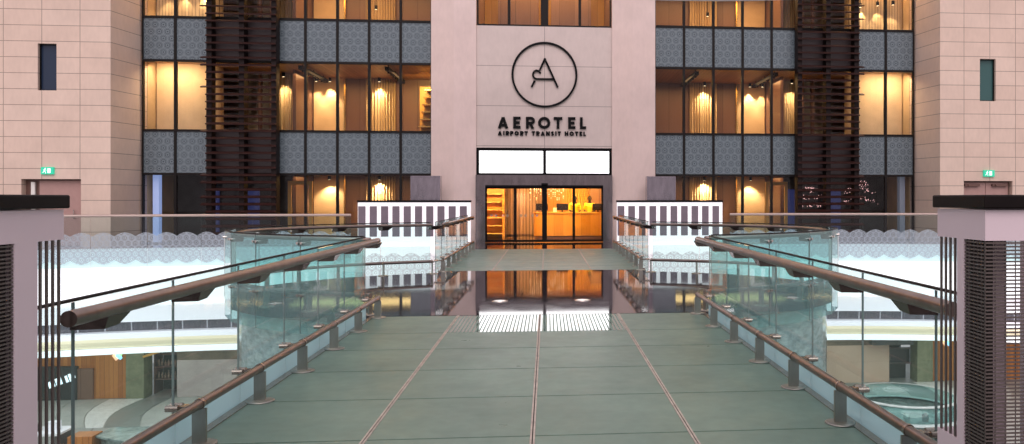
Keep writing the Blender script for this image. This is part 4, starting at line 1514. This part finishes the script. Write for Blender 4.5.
struct(MB().box(14.65, 15.8, LY + 1.4, LY + 1.6, LZ, -3.45).build('wall_shop_back_right', M['shopdark']))
struct(MB().box(16.5, 21, LY, LY + .2, LZ, -3.45).build('wall_wood_right', M['woodclad']))
for s, xa, xb in ((-1, -16.28, -15.6), (1, 15.8, 16.5)):
    o = MB().box(xa, xb, LY - .2, LY + .5, LZ, -3.45).build('column', M['olive'], origin=((xa + xb) / 2, LY, LZ), bevel=.02)
    tag(o, 'square olive marble column on the lower level, %s side' % SIDE[s], 'column', 'olive marble columns')

# dark sign with white strokes on the wood wall
t = thing('shop_sign', 'dark shop sign with slanted white strokes on the orange wood wall below', 'sign', (-18.3, 32.9, LZ))
MB().box(-19.6, -18.12, 32.86, 33.0, LZ, -4.9).build('board', M['shopdark'], t)
k = MB()
rnd = random.Random(5)
for q in range(7):
    xx = -19.1 + q * .13 + (.1 if q > 3 else 0)
    h = rnd.uniform(.08, .16)
    zz = -5.6 + q * .055
    k.obox((xx, 32.85, zz), (.75, 0, .35), (0, 1, 0), (-.3, 0, .9), .055, .012, h)
k.build('white_marks', M['screenglow'], t)
MB().box(-18.12, -17.55, 32.9, 33.0, LZ, -5.0).build('side_panel', M['brownwall'], t)

# coloured signs hanging under the soffit
def colour_sign(x, y, z, label):
    t = thing('hanging_sign', label, 'sign', (x, y, z), 'coloured hanging signs')
    for q, (dx, dz, a, m) in enumerate(((-.14, .02, .5, 'yellow'), (.0, .1, -.2, 'cyan'), (.12, .0, -.5, 'lime'), (.03, -.15, .9, 'cyan'), (-.1, -.17, .6, 'orange'))):
        MB().obox((x + dx, y, z + dz), (math.cos(a), 0, math.sin(a)), (0, 1, 0), (-math.sin(a), 0, math.cos(a)), .055, .03, .12).build('stroke', M[m], t, bevel=.015)
    MB().tube([(x, y, z + .2), (x, y, -3.45)], .012, 6).build('hanger', M['black'], t)


colour_sign(-15.95, 31.6, -4.16, 'small hanging sign of yellow and cyan strokes on the lower level, left side')
colour_sign(16.3, 31.2, -4.12, 'small hanging sign of cyan, lime and orange strokes on the lower level, right side')

# shop shelves with goods (left) and shop screen (right)
t = thing('shop_shelf', 'wooden shop shelves with dark goods between column and pink wall below', 'shelf', (-15.0, 34.0, LZ))
for q in range(4):
    MB().box(-15.55, -14.5, 33.6, 34.3, LZ + .55 + q * .5, LZ + .6 + q * .5).build('shelf', M['doorframe'], t)
for xx in (-15.58, -14.48):
    MB().box(xx - .02, xx + .02, 33.6, 34.3, LZ, LZ + 2.4).build('side_panel', M['doorframe'], t)
rnd = random.Random(9)
for q in range(4):
    for j in range(8):
        xx = -15.47 + j * .125
        h = rnd.uniform(.18, .34)
        o = MB().lathe((xx, 33.75, LZ + .6 + q * .5), [(.04, 0), (.045, .02), (.045, h * .6), (.02, h * .75), (.02, h)], 8).build('bottle', M['bottle'], origin=(xx, 33.75, LZ + .6 + q * .5))
        tag(o, 'small bottle, %s from the left, on the %s shelf of the lower shop' % (ORD[j], ('lowest', 'second', 'third', 'topmost')[q]), 'bottle', 'bottles in the lower shop')
o = MB().obox((-15.0, 32.7, -4.35), (.95, 0, .3), (0, 1, 0), (-.3, 0, .95), .6, .05, .045)
tag(o.build('slanted_fascia', M['goldleaf'], origin=(-15.0, 32.7, -4.35)), 'slanted wooden fascia board over the lower shop beside the olive column', 'board')
for j, (xx, zz) in enumerate(((-15.25, -3.98), (-14.8, -3.95))):
    t = thing('picture_frame', 'small white framed picture over the lower shop, %s one' % ('left', 'right')[j], 'frame', (xx, 32.95, zz), 'small frames over the shop')
    f = MB()
    f.box(xx - .2, xx + .2, 32.9, 32.95, zz - .13, zz - .1).box(xx - .2, xx + .2, 32.9, 32.95, zz + .1, zz + .13).box(xx - .2, xx - .17, 32.9, 32.95, zz - .1, zz + .1).box(xx + .17, xx + .2, 32.9, 32.95, zz - .1, zz + .1)
    f.build('frame', M['paper'], t)
    MB().box(xx - .17, xx + .17, 32.92, 32.94, zz - .1, zz + .1).build('picture', M['shopdark'], t)
t = thing('shop_screen', 'black wall screen in the dark shop below, right side', 'screen', (15.2, 33.2, -5.2))
MB().box(14.85, 15.7, 33.3, 33.36, -5.45, -4.85).build('display', M['screen'], t)
f = MB().box(14.8, 15.75, 33.25, 33.38, -5.5, -5.45).box(14.8, 15.75, 33.25, 33.38, -4.85, -4.8)
f.build('frame', M['mesh'], t)
t = thing('shop_counter', 'dark counter in the shop below the screen on the right', 'counter', (15.2, 33.9, LZ))
MB().box(14.75, 15.7, 33.7, 34.2, LZ, LZ + .75).build('front', M['shopdark'], t)
MB().box(14.7, 15.75, 33.65, 34.25, LZ + .75, LZ + .8).build('top', M['mesh'], t)
t = thing('ceiling_screen', 'dark boxed screen with a bright line under the soffit, right lower level', 'screen', (14.6, 32.4, -4.2))
MB().box(13.6, 15.4, 32.3, 32.6, -4.5, -3.6).build('housing', M['shopdark'], t)
MB().box(14.1, 14.75, 32.28, 32.3, -4.03, -3.9).build('display', M['screenglow'], t)

# slanting pale and grey stone tiles along the concourse edge
TX = (-19.5, -18.2, -16.9, -15.6, -14.6, -13.2, -11.6)
BX = (-17.4, -16.4, -15.6, -15.0, -13.8, -12.4, -10.8)
TM = ('inlay_mid', 'inlay_mid', 'inlay', 'inlay_grey', 'inlay_mid', 'inlay_grey')
for s in (-1, 1):
    for i in range(6):
        pts = []
        for j in range(7):
            w = j / 6
            pts.append((TX[i] * (1 - w) + BX[i] * w - .35 * math.sin(PI * w) + .02, 32.8 - 4.0 * w))
        for j in range(6, -1, -1):
            w = j / 6
            pts.append((TX[i + 1] * (1 - w) + BX[i + 1] * w - .35 * math.sin(PI * w) - .02, 32.8 - 4.0 * w))
        pts = [(-s * q[0], q[1]) for q in pts]
        struct(MB().prism(pts, 'z', LZ, LZ + .015).build('floor_tile_%s' % SIDE[s], M[TM[i]]))

# bar counters nearer under the bridge
t = thing('marble_counter', 'grey-green marble counter on the lower level, bottom left', 'counter', (-11.2, 25.0, LZ))
pts = [(-13.4 + 4.4 * i / 14, 25.6 - .9 * math.sin(PI * i / 14)) for i in range(15)]
MB().prism(pts + [(-9.0, 26.3), (-13.4, 26.3)], 'z', LZ, LZ + .6, smooth=True).build('front', M['greenmarble'], t)
pts = [(-13.5 + 4.6 * i / 14, 25.5 - .9 * math.sin(PI * i / 14)) for i in range(15)]
MB().prism(pts + [(-8.9, 26.4), (-13.5, 26.4)], 'z', LZ + .6, LZ + .66).build('top', M['greenmarble'], t)
o = MB().box(-14.2, -13.5, 25.3, 25.9, LZ, LZ + .7).build('wooden_plinth', M['woodclad'], origin=(-13.85, 25.6, LZ), bevel=.01)
tag(o, 'orange wooden plinth at the left end of the marble counter below', 'plinth')
t = thing('display_table', 'white display table with small boxes on the lower level, far bottom left', 'table', (-15.2, 25.4, LZ))
MB().box(-16.2, -14.3, 25.0, 25.9, LZ + .82, LZ + .88).build('top', M['white'], t)
for xx in (-16.1, -14.4):
    MB().box(xx - .04, xx + .04, 25.1, 25.8, LZ, LZ + .82).build('leg', M['mesh'], t)
for q in range(3):
    xx = -15.9 + q * .55
    o = MB().box(xx, xx + .3, 25.3, 25.55, LZ + .88, LZ + 1.05 + .05 * q).build('box', (M['paper'], M['screen'], M['lilac'])[q], origin=(xx + .15, 25.4, LZ + .88))
    tag(o, ('white box at the left of the display table below', 'black box in the middle of the display table below', 'lilac box at the right of the display table below')[q], 'box')

# round glass-fronted counter at lower right
t = thing('round_counter', 'round glass-fronted counter with pale rim on the lower level, bottom right', 'counter', (11.6, 25.2, LZ))
MB().lathe((11.9, 25.6, LZ), [(1.9, 0), (1.9, .78), (.1, .78)], 36).build('front', M['greenmarble'], t)
MB().lathe((11.9, 25.6, LZ), [(1.9, .75), (2.02, .79), (2.0, .83), (1.78, .83)], 36, caps=False).build('rim', M['inlay'], t)
MB().lathe((11.9, 25.6, LZ), [(1.7, .83), (1.7, 1.3), (1.66, 1.3), (1.66, .84)], 36, caps=False).build('glass_screen', M['round_glass'], t)
MB().lathe((11.9, 25.6, LZ), [(1.74, 1.3), (1.76, 1.33), (1.6, 1.34)], 36, caps=False).build('top_rail', M['inlay'], t)
for q in range(5):
    a = -2.4 + q * .45
    xx, yy = 11.9 + 1.3 * math.cos(a), 25.6 + 1.3 * math.sin(a)
    o = MB().lathe((xx, yy, LZ + .78), [(.09, 0), (.11, .1), (.1, .22), (.05, .26)], 10).build('jar', (M['paper'], M['chrome'], M['screen'])[q % 3], origin=(xx, yy, LZ + .78))
    tag(o, '%s jar on the round counter below, %s from the left' % (('white', 'silver', 'black')[q % 3], ORD[q]), 'jar', 'jars on the round counter')

# curved white ceiling edge at the very top
n = 40
R, cx, cy = 15.0, 3.9, 9.0
ring = []
for i in range(n + 1):
    a = math.radians(35 + 110 * i / n)
    ring.append((cx + R * math.cos(a), cy + R * math.sin(a)))
ring2 = [(cx + (q[0] - cx) * .985, cy + (q[1] - cy) * .985) for q in reversed(ring)]
struct(MB().prism(ring + ring2, 'z', 7.63, 8.7, smooth=True).build('ceiling', M['white']))
